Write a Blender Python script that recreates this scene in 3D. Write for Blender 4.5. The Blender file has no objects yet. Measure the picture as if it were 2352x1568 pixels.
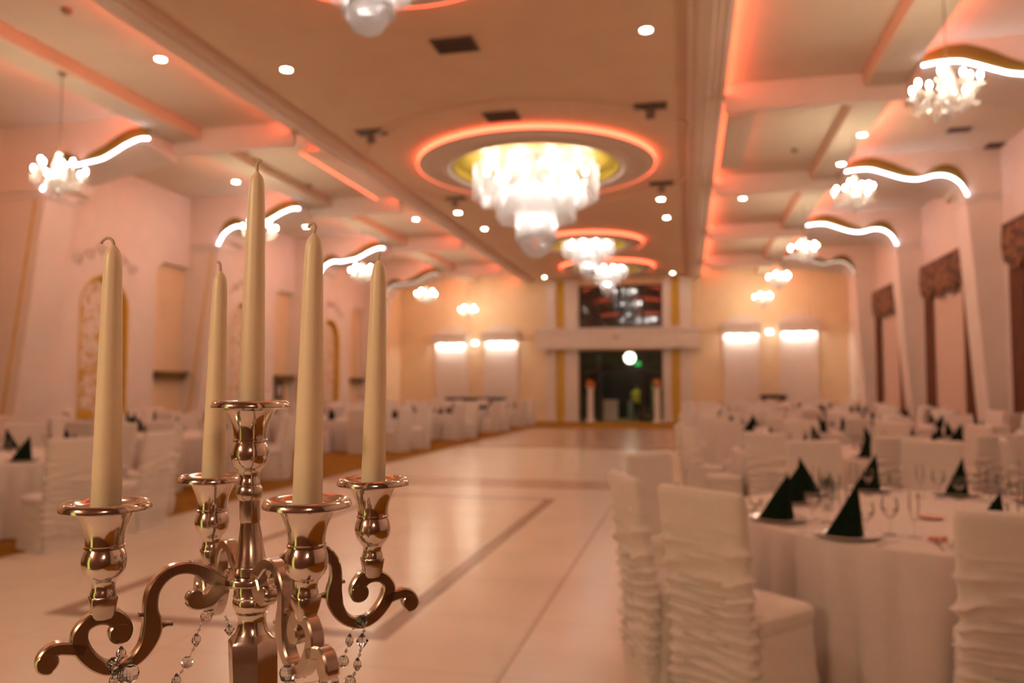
import bpy, bmesh, math, random
from mathutils import Vector, Matrix
random.seed(7)
PI = math.pi
SC = bpy.context.scene
COL = SC.collection

# ------------------------------------------------------------------ camera
F, ROLL, CX, CY, H = 1764.0, -0.014, 1176.0, 784.0, 1.5
yv = Vector(((1580 - CX) / F, (895 - CY) / F, 1)).normalized()
uv_ = Vector((-math.sin(-ROLL), -math.cos(ROLL), 0))
uv_ = (uv_ - uv_.dot(yv) * yv).normalized()
xv = (-uv_).cross(yv)
RX, RY, RZ = xv, yv, uv_
def ray(u, v):
    r = Vector(((u - CX) / F, (v - CY) / F, 1))
    return Vector((r.dot(RX), r.dot(RY), r.dot(RZ)))
def on_plane(u, v, p0, n):
    r = ray(u, v); c = Vector((0, 0, H))
    return c + r * ((Vector(p0) - c).dot(n) / r.dot(n))
def yat(u, v, y):
    return on_plane(u, v, (0, y, 0), Vector((0, 1, 0)))
cam = bpy.data.cameras.new('camera'); co = bpy.data.objects.new('camera', cam); COL.objects.link(co)
right = Vector((RX[0], RY[0], RZ[0])); up = -Vector((RX[1], RY[1], RZ[1])); back = -Vector((RX[2], RY[2], RZ[2]))
M = Matrix((right, up, back)).transposed().to_4x4(); M.translation = (0, 0, H)
co.matrix_world = M
cam.sensor_width = 36; cam.lens = F / 2352 * 36; cam.clip_start = 0.05; cam.clip_end = 200
cam.dof.use_dof = True; cam.dof.focus_distance = 0.76; cam.dof.aperture_fstop = 4.2; cam.dof.aperture_blades = 0
SC.camera = co

# ------------------------------------------------------------------ materials
def mat(name, col, rough=0.6, metal=0.0, var=0.0, scale=8.0, bump=0.0, bscale=60.0, spec=0.5, sheen=0.0, emit=None, es=0.0, trans=0.0, sss=0.0, coat=0.0):
    m = bpy.data.materials.new(name); m.use_nodes = True
    nt = m.node_tree; b = nt.nodes['Principled BSDF']
    b.inputs['Base Color'].default_value = (*col, 1)
    b.inputs['Roughness'].default_value = rough; b.inputs['Metallic'].default_value = metal
    b.inputs['Specular IOR Level'].default_value = spec
    if sheen: b.inputs['Sheen Weight'].default_value = sheen
    if coat: b.inputs['Coat Weight'].default_value = coat
    if sss:
        b.inputs['Subsurface Weight'].default_value = sss
        b.inputs['Subsurface Radius'].default_value = (0.012, 0.006, 0.003); b.inputs['Subsurface Scale'].default_value = 1
    if emit:
        b.inputs['Emission Color'].default_value = (*emit, 1); b.inputs['Emission Strength'].default_value = es
    tc = nt.nodes.new('ShaderNodeTexCoord')
    if var:
        n = nt.nodes.new('ShaderNodeTexNoise'); n.inputs['Scale'].default_value = scale; n.inputs['Detail'].default_value = 4
        nt.links.new(tc.outputs['Object'], n.inputs['Vector'])
        r = nt.nodes.new('ShaderNodeValToRGB')
        r.color_ramp.elements[0].color = (*[c * (1 - var) for c in col], 1); r.color_ramp.elements[0].position = .3
        r.color_ramp.elements[1].color = (*[min(1, c * (1 + var)) for c in col], 1); r.color_ramp.elements[1].position = .7
        nt.links.new(n.outputs['Fac'], r.inputs['Fac']); nt.links.new(r.outputs['Color'], b.inputs['Base Color'])
    if bump:
        n2 = nt.nodes.new('ShaderNodeTexNoise'); n2.inputs['Scale'].default_value = bscale; n2.inputs['Detail'].default_value = 3
        nt.links.new(tc.outputs['Object'], n2.inputs['Vector'])
        bp = nt.nodes.new('ShaderNodeBump'); bp.inputs['Strength'].default_value = bump; bp.inputs['Distance'].default_value = 0.01
        nt.links.new(n2.outputs['Fac'], bp.inputs['Height']); nt.links.new(bp.outputs['Normal'], b.inputs['Normal'])
    return m
def emis(name, col, s):
    m = bpy.data.materials.new(name); m.use_nodes = True; nt = m.node_tree; nt.nodes.clear()
    e = nt.nodes.new('ShaderNodeEmission'); e.inputs['Color'].default_value = (*col, 1); e.inputs['Strength'].default_value = s
    o = nt.nodes.new('ShaderNodeOutputMaterial'); nt.links.new(e.outputs[0], o.inputs[0]); return m
def thin_glass(name, tint=(1, 1, 1), refl=0.0, rough=0.03, ior=1.5):
    m = bpy.data.materials.new(name); m.use_nodes = True; nt = m.node_tree; nt.nodes.clear()
    t = nt.nodes.new('ShaderNodeBsdfTransparent'); t.inputs['Color'].default_value = (*tint, 1)
    g = nt.nodes.new('ShaderNodeBsdfGlossy'); g.inputs['Roughness'].default_value = rough
    f = nt.nodes.new('ShaderNodeFresnel'); f.inputs['IOR'].default_value = ior
    a = nt.nodes.new('ShaderNodeMath'); a.operation = 'ADD'; a.use_clamp = True; a.inputs[1].default_value = refl
    mx = nt.nodes.new('ShaderNodeMixShader'); o = nt.nodes.new('ShaderNodeOutputMaterial')
    nt.links.new(f.outputs[0], a.inputs[0]); nt.links.new(a.outputs[0], mx.inputs[0])
    nt.links.new(t.outputs[0], mx.inputs[1]); nt.links.new(g.outputs[0], mx.inputs[2]); nt.links.new(mx.outputs[0], o.inputs[0])
    return m
def crystal_mat(name, tr=0.35, transp=0.3, al=.95):
    m = bpy.data.materials.new(name); m.use_nodes = True; nt = m.node_tree; nt.nodes.clear()
    d = nt.nodes.new('ShaderNodeBsdfTranslucent'); d.inputs['Color'].default_value = (al, al * .98, al * .97, 1)
    g = nt.nodes.new('ShaderNodeBsdfGlossy'); g.inputs['Roughness'].default_value = .15
    t = nt.nodes.new('ShaderNodeBsdfTransparent')
    df = nt.nodes.new('ShaderNodeBsdfDiffuse'); df.inputs['Color'].default_value = (al, al * .98, al * .97, 1)
    m0 = nt.nodes.new('ShaderNodeMixShader'); m0.inputs[0].default_value = .35
    m1 = nt.nodes.new('ShaderNodeMixShader'); m1.inputs[0].default_value = tr
    m2 = nt.nodes.new('ShaderNodeMixShader'); m2.inputs[0].default_value = transp
    o = nt.nodes.new('ShaderNodeOutputMaterial')
    nt.links.new(d.outputs[0], m0.inputs[1]); nt.links.new(df.outputs[0], m0.inputs[2])
    nt.links.new(m0.outputs[0], m1.inputs[1]); nt.links.new(g.outputs[0], m1.inputs[2])
    nt.links.new(m1.outputs[0], m2.inputs[1]); nt.links.new(t.outputs[0], m2.inputs[2]); nt.links.new(m2.outputs[0], o.inputs[0])
    return m
def glass_mat(name):
    m = bpy.data.materials.new(name); m.use_nodes = True; b = m.node_tree.nodes['Principled BSDF']
    b.inputs['Transmission Weight'].default_value = 1; b.inputs['Roughness'].default_value = 0.02; b.inputs['IOR'].default_value = 1.5
    return m
def pattern_mat(name, c0, c1, scale, thr=.5, rough=.6, stretch=(1, 1, 1)):
    m = bpy.data.materials.new(name); m.use_nodes = True; nt = m.node_tree; b = nt.nodes['Principled BSDF']
    b.inputs['Roughness'].default_value = rough
    tc = nt.nodes.new('ShaderNodeTexCoord'); mp = nt.nodes.new('ShaderNodeMapping'); mp.inputs['Scale'].default_value = stretch
    n = nt.nodes.new('ShaderNodeTexNoise'); n.inputs['Scale'].default_value = scale; n.inputs['Detail'].default_value = 2; n.inputs['Distortion'].default_value = 1.2
    r = nt.nodes.new('ShaderNodeValToRGB'); r.color_ramp.elements[0].position = thr - .03; r.color_ramp.elements[1].position = thr + .03
    r.color_ramp.elements[0].color = (*c0, 1); r.color_ramp.elements[1].color = (*c1, 1)
    nt.links.new(tc.outputs['Object'], mp.inputs[0]); nt.links.new(mp.outputs[0], n.inputs['Vector'])
    nt.links.new(n.outputs['Fac'], r.inputs[0]); nt.links.new(r.outputs[0], b.inputs['Base Color'])
    return m

MT = {}
MT['tray'] = mat('tray_ceiling_paint', (.80, .57, .39), .75, var=.03, scale=1.5)
MT['ceil'] = mat('side_ceiling_paint', (.72, .60, .47), .75, var=.03, scale=1.5)
MT['mould'] = mat('moulding_paint', (.76, .58, .46), .6)
MT['beam'] = mat('beam_paint', (.82, .70, .62), .65, var=.02, scale=2)
MT['wall'] = mat('white_wall_paint', (.84, .74, .67), .65, var=.03, scale=2)
MT['beige'] = mat('beige_wall_paint', (.90, .70, .46), .65, var=.03, scale=2)
MT['gold'] = mat('gold_paint', (.74, .45, .03), .45, var=.08, scale=5)
MT['darkwall'] = mat('dark_wood_wall', (.13, .055, .03), .4, var=.25, scale=6)
MT['black'] = mat('black_lacquer', (.012, .010, .010), .35)
MT['frame'] = mat('dark_window_frame', (.02, .012, .01), .4)
MT['tile'] = mat('cream_floor_tile', (.87, .73, .61), .22, var=.05, scale=1.2, spec=.5)
MT['gold_f'] = mat('dark_gold_fascia', (.20, .115, .012), .5)
MT['dome'] = mat('gold_dome_paint', (.40, .28, .035), .4, var=.06, scale=4)
MT['tile2'] = mat('pale_tile_painted_sheen', (.88, .74, .62), .22, var=.04, scale=1.2)  # paler tile band, partly reflected light put into the colour
MT['inlay'] = mat('brown_floor_inlay', (.36, .20, .12), .25, var=.1, scale=3)
MT['band'] = mat('tan_floor_band', (.58, .38, .27), .25, var=.05, scale=2)
MT['carpet'] = mat('ochre_carpet', (.32, .14, .016), .95, var=.2, scale=5, bump=.3, bscale=80, spec=.1)
MT['cloth'] = mat('white_stretch_fabric', (.84, .745, .68), .8, var=.03, scale=30, bump=.15, bscale=400, sheen=.2, spec=.2)
MT['linen'] = mat('white_linen', (.78, .68, .63), .75, var=.02, scale=20, bump=.1, bscale=300, sheen=.1, spec=.25)
MT['napkin'] = mat('dark_green_paper', (.004, .014, .006), .9, var=.2, scale=30, spec=.15)
MT['plate'] = mat('silver_rim_porcelain', (.75, .62, .55), .18, spec=.6)
MT['glass'] = thin_glass('thin_clear_glass', (1, 1, .99), 0.02, .08, 1.18)
MT['pane'] = thin_glass('window_glass', (.8, .8, .8), 0.01, .01)
MT['darkpane'] = mat('dark_night_glass', (.01, .008, .008), .05, spec=1.0, coat=1.0)
MT['cutlery'] = mat('polished_steel', (.75, .72, .70), .15, metal=1)
MT['silver'] = mat('polished_silver', (.70, .61, .53), .12, metal=1, var=.06, scale=40)
MT['silver_b'] = mat('brushed_silver', (.58, .48, .40), .22, metal=1, var=.08, scale=90)
MT['wax'] = mat('ivory_wax', (.92, .74, .50), .38, sss=.12, spec=.5, var=.03, scale=25)
MT['wick'] = mat('waxed_wick', (.70, .52, .36), .7)
MT['bead'] = glass_mat('clear_bead_glass')
MT['crystal'] = crystal_mat('crystal_strand', .22, .32, .62)
MT['crystal3'] = crystal_mat('crystal_bead_ball', .25, .12, .92)
MT['crystal2'] = crystal_mat('crystal_drop', .35, .15)
MT['chrome'] = mat('chrome', (.8, .75, .7), .1, metal=1)
MT['vent'] = mat('vent_grille_dark', (.10, .055, .035), .6)
MT['spotbody'] = mat('spot_housing', (.25, .16, .11), .5)
MT['drape'] = mat('brown_drape', (.16, .055, .025), .8, var=.2, scale=10, sheen=.2)
MT['val'] = pattern_mat('brown_patterned_valance', (.07, .02, .008), (.24, .10, .03), 5, .5, .7)
MT['sheer'] = mat('pink_beige_sheer', (.74, .56, .47), .85, var=.04, scale=6)
MT['fret'] = pattern_mat('white_fretwork_on_gold', (.62, .36, .05), (.84, .74, .67), 7, .46)
MT['relief'] = mat('plaster_relief', (.66, .55, .49), .7)
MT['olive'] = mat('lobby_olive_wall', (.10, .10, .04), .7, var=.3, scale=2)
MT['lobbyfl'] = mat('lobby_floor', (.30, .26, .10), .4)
MT['hivis'] = mat('yellow_hivis', (.55, .60, .05), .7, emit=(.5, .6, .05), es=0.0)
MT['skin'] = mat('skin', (.62, .40, .30), .5)
MT['hair'] = mat('dark_hair', (.03, .02, .015), .6)
MT['trouser'] = mat('black_trousers', (.015, .015, .02), .8)
MT['greybox'] = mat('grey_box', (.25, .27, .26), .6)
MT['orange'] = mat('orange_flowers', (.75, .22, .08), .7, var=.3, scale=40)
MT['paper'] = mat('printed_card', (.75, .45, .40), .6, var=.5, scale=60)
MT['bread'] = mat('orange_candy_dish', (.75, .33, .14), .4, var=.2, scale=40)
MT['E_bulb'] = emis('candle_bulb_glow', (1, .84, .60), 165)
MT['E_big'] = emis('crystal_lamp_glow', (1, .89, .81), 66)
MT['E_down'] = emis('downlight_glow', (1, .80, .60), 40)
MT['E_wave'] = emis('white_led_glow', (.92, .88, 1), 7)
MT['E_wave_dim'] = emis('dim_white_led_glow', (.95, .82, .66), .65)
MT['E_red'] = emis('red_led_glow', (1, .13, .065), 30)
MT['E_ring'] = emis('red_ring_led_glow', (1, .115, .052), 3.3)
MT['E_panel'] = emis('panel_lamp_glow', (1, .88, .78), 60)
MT['E_sconce'] = emis('sconce_glow', (1, .95, .88), 6)
MT['E_ball'] = emis('lobby_globe_glow', (1, .95, .75), 6)
MT['E_green'] = emis('green_exit_glow', (.05, .8, .15), .8)
MT['E_door'] = emis('lit_corridor_glow', (.75, .72, .16), .7)

# ------------------------------------------------------------------ mesh builder
class MB:
    def __init__(s): s.v = []; s.f = []; s.mi = []
    def add(s, vs, fs, mi=0):
        o = len(s.v); s.v += [tuple(p) for p in vs]; s.f += [tuple(i + o for i in f) for f in fs]; s.mi += [mi] * len(fs); return s
    def box(s, x0, x1, y0, y1, z0, z1, mi=0):
        x0, x1 = min(x0, x1), max(x0, x1); y0, y1 = min(y0, y1), max(y0, y1); z0, z1 = min(z0, z1), max(z0, z1)
        vs = [(x0, y0, z0), (x1, y0, z0), (x1, y1, z0), (x0, y1, z0), (x0, y0, z1), (x1, y0, z1), (x1, y1, z1), (x0, y1, z1)]
        return s.add(vs, [(0, 3, 2, 1), (4, 5, 6, 7), (0, 1, 5, 4), (1, 2, 6, 5), (2, 3, 7, 6), (3, 0, 4, 7)], mi)
    def hexa(s, vs, mi=0):
        return s.add(vs, [(0, 3, 2, 1), (4, 5, 6, 7), (0, 1, 5, 4), (1, 2, 6, 5), (2, 3, 7, 6), (3, 0, 4, 7)], mi)
    def lathe(s, prof, n=32, c=(0, 0, 0), mi=0, cap=True, a0=0.0):
        vs = []; fs = []
        for (r, z) in prof:
            for k in range(n):
                a = a0 + 2 * PI * k / n; vs.append((c[0] + r * math.cos(a), c[1] + r * math.sin(a), c[2] + z))
        for i in range(len(prof) - 1):
            for k in range(n):
                k2 = (k + 1) % n; fs.append((i * n + k, i * n + k2, (i + 1) * n + k2, (i + 1) * n + k))
        if cap:
            fs.append(tuple(range(n - 1, -1, -1))); fs.append(tuple((len(prof) - 1) * n + k for k in range(n)))
        return s.add(vs, fs, mi)
    def sphere(s, c, r, n=12, m=8, sz=1.0, mi=0):
        prof = [(max(1e-4, r * math.sin(PI * i / m)), -r * sz * math.cos(PI * i / m)) for i in range(m + 1)]
        return s.lathe(prof, n, c, mi, True)
    def loops(s, rings, closed=True, cap=True, mi=0):
        n = len(rings[0]); vs = [p for r in rings for p in r]; fs = []
        for i in range(len(rings) - 1):
            for k in range(n if closed else n - 1):
                k2 = (k + 1) % n; fs.append((i * n + k, i * n + k2, (i + 1) * n + k2, (i + 1) * n + k))
        if cap and closed:
            fs.append(tuple(range(n - 1, -1, -1))); fs.append(tuple((len(rings) - 1) * n + k for k in range(n)))
        return s.add(vs, fs, mi)
    def tube(s, pts, r, n=8, mi=0, cap=True):
        pts = [Vector(p) for p in pts]; rr = r if isinstance(r, (list, tuple)) else [r] * len(pts)
        rings = []; ref = None
        for i, p in enumerate(pts):
            t = (pts[min(i + 1, len(pts) - 1)] - pts[max(i - 1, 0)])
            t = t.normalized() if t.length > 1e-9 else Vector((0, 0, 1))
            if ref is None: ref = Vector((0, 0, 1)) if abs(t.z) < .9 else Vector((1, 0, 0))
            b = t.cross(ref).normalized(); nn = b.cross(t).normalized(); ref = nn
            rings.append([p + (b * math.cos(2 * PI * k / n) + nn * math.sin(2 * PI * k / n)) * rr[i] for k in range(n)])
        return s.loops(rings, True, cap, mi)
    def build(s, name, m, parent=None, smooth=True, loc=None):
        me = bpy.data.meshes.new(name); me.from_pydata(s.v, [], s.f)
        ms = m if isinstance(m, (list, tuple)) else [m]
        for q in ms: me.materials.append(MT[q])
        if len(ms) > 1: me.polygons.foreach_set('material_index', s.mi)
        bm = bmesh.new(); bm.from_mesh(me); bmesh.ops.recalc_face_normals(bm, faces=bm.faces); bm.to_mesh(me); bm.free()
        if smooth:
            me.polygons.foreach_set('use_smooth', [True] * len(me.polygons))
            me.set_sharp_from_angle(angle=math.radians(38))
        o = bpy.data.objects.new(name, me); COL.objects.link(o)
        if parent: o.parent = parent
        if loc: o.location = loc
        return o
def tag(o, label, cat=None, group=None, kind=None):
    o['label'] = label
    if cat: o['category'] = cat
    if group: o['group'] = group
    if kind: o['kind'] = kind
    return o
def struct(o, label=None, cat=None):
    o['kind'] = 'structure'
    if label: o['label'] = label
    if cat: o['category'] = cat
    return o
def empty(name, loc, rz=0.0, label=None, cat=None, group=None):
    o = bpy.data.objects.new(name, None); COL.objects.link(o); o.location = loc; o.rotation_euler = (0, 0, rz); o.empty_display_size = .1
    if label: tag(o, label, cat, group)
    return o
def children(o): return list(o.children)
def copy_tree(o, parent=None):
    c = o.copy(); COL.objects.link(c); c.parent = parent
    for ch in children(o): copy_tree(ch, c)
    return c
def spline(pts, n=8):
    """Catmull-Rom through n-d points"""
    out = []; P = [pts[0]] + list(pts) + [pts[-1]]
    for i in range(1, len(P) - 2):
        p0, p1, p2, p3 = P[i - 1], P[i], P[i + 1], P[i + 2]
        for k in range(n):
            t = k / n
            out.append(tuple(.5 * ((2 * b) + (-a + c) * t + (2 * a - 5 * b + 4 * c - d) * t * t + (-a + 3 * b - 3 * c + d) * t ** 3) for a, b, c, d in zip(p0, p1, p2, p3)))
    out.append(tuple(pts[-1])); return out

# ------------------------------------------------------------------ room dimensions
XL, XR, Y0, Y1 = -14.1, 7.0, -1.7, 36.5
ZS, ZT = 7.02, 6.79
TX0, TX1 = -7.2, 0.06                       # tray ceiling
BEAMS = [13.1 + 6.1 * k for k in range(-2, 4)]   # near faces of the cross beams
BW = 1.15

# ------------------------------------------------------------------ floor
def floor():
    xs = [XL - .3, -6.0, -4.24, -4.10, -1.93, -1.79, -.985, -.965, 1.0, XR + .3]
    ys = [Y0 - .3, 4.42, 4.56, 10.45, 10.55, 11.6, 12.75, 19.6, 19.95, 27.5, 29.6, Y1 + .3]
    mb = MB()
    for i in range(len(xs) - 1):
        for j in range(len(ys) - 1):
            x, y = (xs[i] + xs[i + 1]) / 2, (ys[j] + ys[j + 1]) / 2
            mi = 0
            if x < -6.0 or x > 1.0 or y > 29.6: mi = 3
            elif 11.6 < y < 12.75: mi = 2
            elif 19.6 < y < 19.95: mi = 1
            elif 4.42 < y < 10.55 and -4.24 < x < -1.79:
                if x < -4.10 or x > -1.93 or y < 4.56 or y > 10.45: mi = 1
            elif -.985 < x < -.965: mi = 2
            elif 12.75 < y < 19.6: mi = 4
            elif y > 19.95: mi = 2
            if i > 0 and mi != 3 and 27.5 < y < 29.6: mi = 2
            mb.add([(xs[i], ys[j], 0), (xs[i + 1], ys[j], 0), (xs[i + 1], ys[j + 1], 0), (xs[i], ys[j + 1], 0)], [(0, 1, 2, 3)], mi)
    # slab underneath
    mb.box(XL - .3, XR + .3, Y0 - .3, Y1 + .3, -.25, -.02, 0)
    o = mb.build('floor', ['tile', 'inlay', 'band', 'carpet', 'tile2'], smooth=False)
    struct(o, 'cream dance floor with brown inlay lines and ochre carpet either side', 'floor')
floor()
def grout():
    # fine joints of the large floor tiles
    nt = MT['tile'].node_tree; b = nt.nodes['Principled BSDF']
    old = b.inputs['Base Color'].links[0].from_socket
    tc = nt.nodes.new('ShaderNodeTexCoord'); br = nt.nodes.new('ShaderNodeTexBrick')
    br.offset = 0; br.inputs['Scale'].default_value = 1; br.inputs['Brick Width'].default_value = 1.0; br.inputs['Row Height'].default_value = 1.0
    br.inputs['Mortar Size'].default_value = .004; br.inputs['Mortar Smooth'].default_value = .3
    br.inputs['Color1'].default_value = br.inputs['Color2'].default_value = (1, 1, 1, 1); br.inputs['Mortar'].default_value = (.72, .66, .62, 1)
    mx = nt.nodes.new('ShaderNodeMix'); mx.data_type = 'RGBA'; mx.blend_type = 'MULTIPLY'; mx.inputs['Factor'].default_value = 1
    nt.links.new(tc.outputs['Object'], br.inputs['Vector']); nt.links.new(old, mx.inputs['A']); nt.links.new(br.outputs['Color'], mx.inputs['B'])
    nt.links.new(mx.outputs['Result'], b.inputs['Base Color'])
grout()

# ------------------------------------------------------------------ walls
DX0, DX1, DZ = -5.05, -1.13, 3.35            # door opening
WZ0, WZ1 = 4.45, 6.47                        # window over the door
mb = MB()
mb.box(XL - .3, DX0, Y1, Y1 + .3, 0, ZS); mb.box(DX1, XR + .3, Y1, Y1 + .3, 0, ZS)
mb.box(DX0, DX1, Y1, Y1 + .3, DZ, WZ0); mb.box(DX0, DX1, Y1, Y1 + .3, WZ1, ZS)
struct(mb.build('wall_far', 'beige', smooth=False), 'beige end wall with glazed entrance in the middle', 'wall')
mb = MB(); mb.box(XL - .3, -3.4, Y0 - .3, Y0, 0, ZS); mb.box(-2.2, XR + .3, Y0 - .3, Y0, 0, ZS); mb.box(-3.4, -2.2, Y0 - .3, Y0, 2.3, ZS)
struct(mb.build('wall_near', 'darkwall', smooth=False), 'dark wood wall behind the camera', 'wall')
mb = MB(); mb.box(-3.4, -2.2, Y0 - .25, Y0 - .2, 0, 2.3)
struct(mb.build('door_2', 'E_door', smooth=False), 'lit doorway in the dark near wall', 'door')
mb = MB(); mb.box(XL - .3, XL, Y0, Y1, 0, ZS)
struct(mb.build('wall_left', 'beige', smooth=False), 'beige long wall on the left behind the white niche panels', 'wall')
# right wall with window openings
WIN = [(14.55, 18.6), (20.65, 24.75), (26.85, 30.8)]
mb = MB(); ylast = Y0
for a, b in WIN:
    mb.box(XR, XR + .3, ylast, a, 0, ZS); mb.box(XR, XR + .3, a, b, 5.15, ZS); mb.box(XR, XR + .3, a, b, 0, .25); ylast = b
mb.box(XR, XR + .3, ylast, Y1, 0, ZS)
struct(mb.build('wall_right', 'wall', smooth=False), 'white long wall on the right with three tall windows', 'wall')
for i, (a, b) in enumerate(WIN):
    mb = MB(); mb.box(XR + .2, XR + .22, a, b, .25, 5.15, 0)
    w = struct(mb.build('window_%d' % (i + 2), 'darkpane', smooth=False), 'dark night window behind the curtains', 'window')
    mb = MB()
    for yy in (a + .03, (a + b) / 2, b - .03): mb.box(XR + .15, XR + .2, yy - .04, yy + .04, .25, 5.15)
    for zz in (.29, 2.6, 5.11): mb.box(XR + .15, XR + .2, a, b, zz - .04, zz + .04)
    mb.build('window_frame', 'frame', w, smooth=False)

# ------------------------------------------------------------------ ceiling: side slabs and dropped tray
mb = MB(); mb.box(XL - .3, XR + .3, Y0 - .3, Y1 + .3, ZS, ZS + .2)
struct(mb.build('ceiling', 'ceil', smooth=False), 'upper side ceiling over the tables', 'ceiling')

RINGS = [(-3.4, 7.7, .68), (-3.4, 17.4, 1.0), (-3.4, 27.1, .70), (-3.3, 32.7, .72)]   # x, y, size of each medallion
def tray():
    """flat dropped ceiling with a round hole over each medallion"""
    mb = MB(); N = 48; z0, z1 = ZT, ZT + .06
    ycuts = [Y0]
    for (x, y, s) in RINGS: ycuts += [y - 2.2 * s - .3, y + 2.2 * s + .3]
    ycuts.append(Y1)
    def quad(x0, x1, y0, y1): mb.box(x0, x1, y0, y1, z0, z1)
    for i in range(len(ycuts) - 1):
        a, b = ycuts[i], ycuts[i + 1]
        hole = [r for r in RINGS if a < r[1] < b and abs((b - a) / 2 - (2.2 * r[2] + .3)) < 1e-4]
        if not hole: quad(TX0, TX1, a, b); continue
        (cx, cy, s) = hole[0]; r = 2.0 * s; h = 2.2 * s + .3
        quad(TX0, cx - h, a, b); quad(cx + h, TX1, a, b)
        vs = []; fs = []
        for k in range(N):
            t = 2 * PI * k / N; c, sn = math.cos(t), math.sin(t); q = h / max(abs(c), abs(sn))
            for z in (z0, z1): vs += [(cx + r * c, cy + r * sn, z), (cx + q * c, cy + q * sn, z)]
        for k in range(N):
            j = (k + 1) % N; A, B = 4 * k, 4 * j
            fs += [(A, A + 1, B + 1, B), (A + 2, B + 2, B + 3, A + 3), (A, B, B + 2, A + 2)]
        mb.add(vs, fs)
    return mb
t = tray().build('ceiling', 'tray', smooth=False)
struct(t, 'dropped tray ceiling over the dance floor', 'ceiling')
# cornice along both edges and the far end
def cornice(side):
    s = 1 if side == 'right' else -1; x = TX1 if s > 0 else TX0
    prof = [(0, ZT + .01), (0, ZT - .06), (.05, ZT - .09), (.14, ZT - .09), (.17, ZT - .12), (.36, ZT - .12), (.39, ZT - .09), (.46, ZT - .09), (.49, ZT - .05), (.58, ZT - .05), (.63, ZT - .01), (.66, ZT + .0), (.66, ZT + .06), (0, ZT + .06)]
    mb = MB(); rings = [[(x + s * a, y, z) for a, z in prof] for y in (Y0, Y1)]
    mb.loops(rings, True, True); return mb.build('trim_%d' % (1 if s > 0 else 2), 'mould', smooth=False)
struct(cornice('right'), 'stepped cornice on the window side of the tray ceiling', 'cornice')
struct(cornice('left'), 'stepped cornice on the niche side of the tray ceiling', 'cornice')
def strip(name, pts, w, label, m='E_red', vert=True):
    """flat LED tape, a thin upright ribbon along pts"""
    mb = MB()
    for a, b in zip(pts[:-1], pts[1:]):
        a, b = Vector(a), Vector(b); d = (b - a).normalized(); n = Vector((-d.y, d.x, 0)) * .004
        mb.hexa([a - n, b - n, b + n, a + n, a - n + Vector((0, 0, w)), b - n + Vector((0, 0, w)), b + n + Vector((0, 0, w)), a + n + Vector((0, 0, w))])
    return tag(mb.build(name, m, smooth=False), label, 'light strip', 'red cove lights')
strip('led_strip', [(TX1 + .6, Y0 + .1, ZT + .06), (TX1 + .6, Y1 - .05, ZT + .06)], .035, 'red light strip hidden on the cornice ledge, window side of the tray ceiling')
strip('led_strip', [(TX0 - .6, Y0 + .1, ZT + .06), (TX0 - .6, Y1 - .05, ZT + .06)], .035, 'red light strip hidden on the cornice ledge, niche side of the tray ceiling')

def medallion(i, cx, cy, s):
    t = empty('ceiling_medallion', (cx, cy, ZT), 0, ['round ceiling medallion nearest the camera, cut off by the top of the picture', 'largest round ceiling medallion with gold dome and red glowing rim', 'round gold ceiling medallion, second from the entrance, red glowing rim', 'round gold ceiling medallion nearest the entrance, red glowing rim'][i], 'ceiling medallion', 'medallions along the tray ceiling')
    R = 2.75 * s
    mb = MB(); mb.lathe([(2.0 * s, .0), (2.0 * s, -.13), (2.06 * s, -.16), (2.14 * s, -.15), (2.18 * s, -.11), (2.45 * s, -.11), (2.5 * s, -.14), (2.62 * s, -.14), (R - .05, -.115), (R, -.11), (R, -.015), (R - .02, 0)], 72, cap=False)
    mb.build('moulded_ring', 'mould', t)
    mb = MB(); mb.lathe([(R + .002, -.11), (R + .02, -.11), (R + .02, -.012), (R + .002, -.012)], 72, cap=False); mb.build('led_rim', 'E_ring', t)
    mb = MB(); mb.lathe([(2.0 * s - .001, -.12), (1.93 * s, -.135), (1.90 * s, -.11), (1.90 * s, .02), (1.6 * s, .10), (1.0 * s, .15), (.01, .17)], 72, cap=False); mb.build('gold_dome', 'dome', t)
    mb = MB(); mb.lathe([(2.0 * s + .0, -.165), (2.04 * s, -.19), (2.09 * s, -.165), (2.04 * s, -.15)], 72, cap=False); mb.build('white_lip', 'wall', t)
    if i == 1:
        mb = MB(); mb.lathe([(3.95, .0), (3.95, -.03), (4.02, -.035), (4.02, 0)], 96, cap=False)
        struct(mb.build('trim_3', 'tray', None, loc=(cx, cy, ZT)), 'low raised ring in the tray ceiling around the largest medallion', 'moulding')
for i, r in enumerate(RINGS): medallion(i, *r)

# ------------------------------------------------------------------ beams, arches, pilasters
RIBR = (3.05, 3.72); RIBL = (-10.65, -9.98); ZRIB = 6.76
WR = [(3.70, 6.64), (3.95, 6.67), (4.24, 6.66), (4.5, 6.57), (4.75, 6.47), (4.95, 6.40), (5.2, 6.36), (5.38, 6.38), (5.6, 6.43), (5.82, 6.42), (6.0, 6.34), (6.16, 6.18), (6.28, 5.93)]
WLc = [(-10.42, 6.50), (-10.63, 6.51), (-10.93, 6.42), (-11.24, 6.27), (-11.51, 6.16), (-11.83, 6.11), (-12.06, 6.08), (-12.3, 6.10), (-12.51, 6.05), (-12.75, 5.89), (-12.92, 5.6)]
def interp(tab, x):
    for (a, za), (b, zb) in zip(tab[:-1], tab[1:]):
        if (a - x) * (b - x) <= 0: return za + (zb - za) * (x - a) / (b - a)
    return tab[0][1] if abs(x - tab[0][0]) < abs(x - tab[-1][0]) else tab[-1][1]
side_name = {1: 'window', -1: 'niche'}
ordw = ['', 'nearest', 'second', 'third', 'farthest', 'end']
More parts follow.
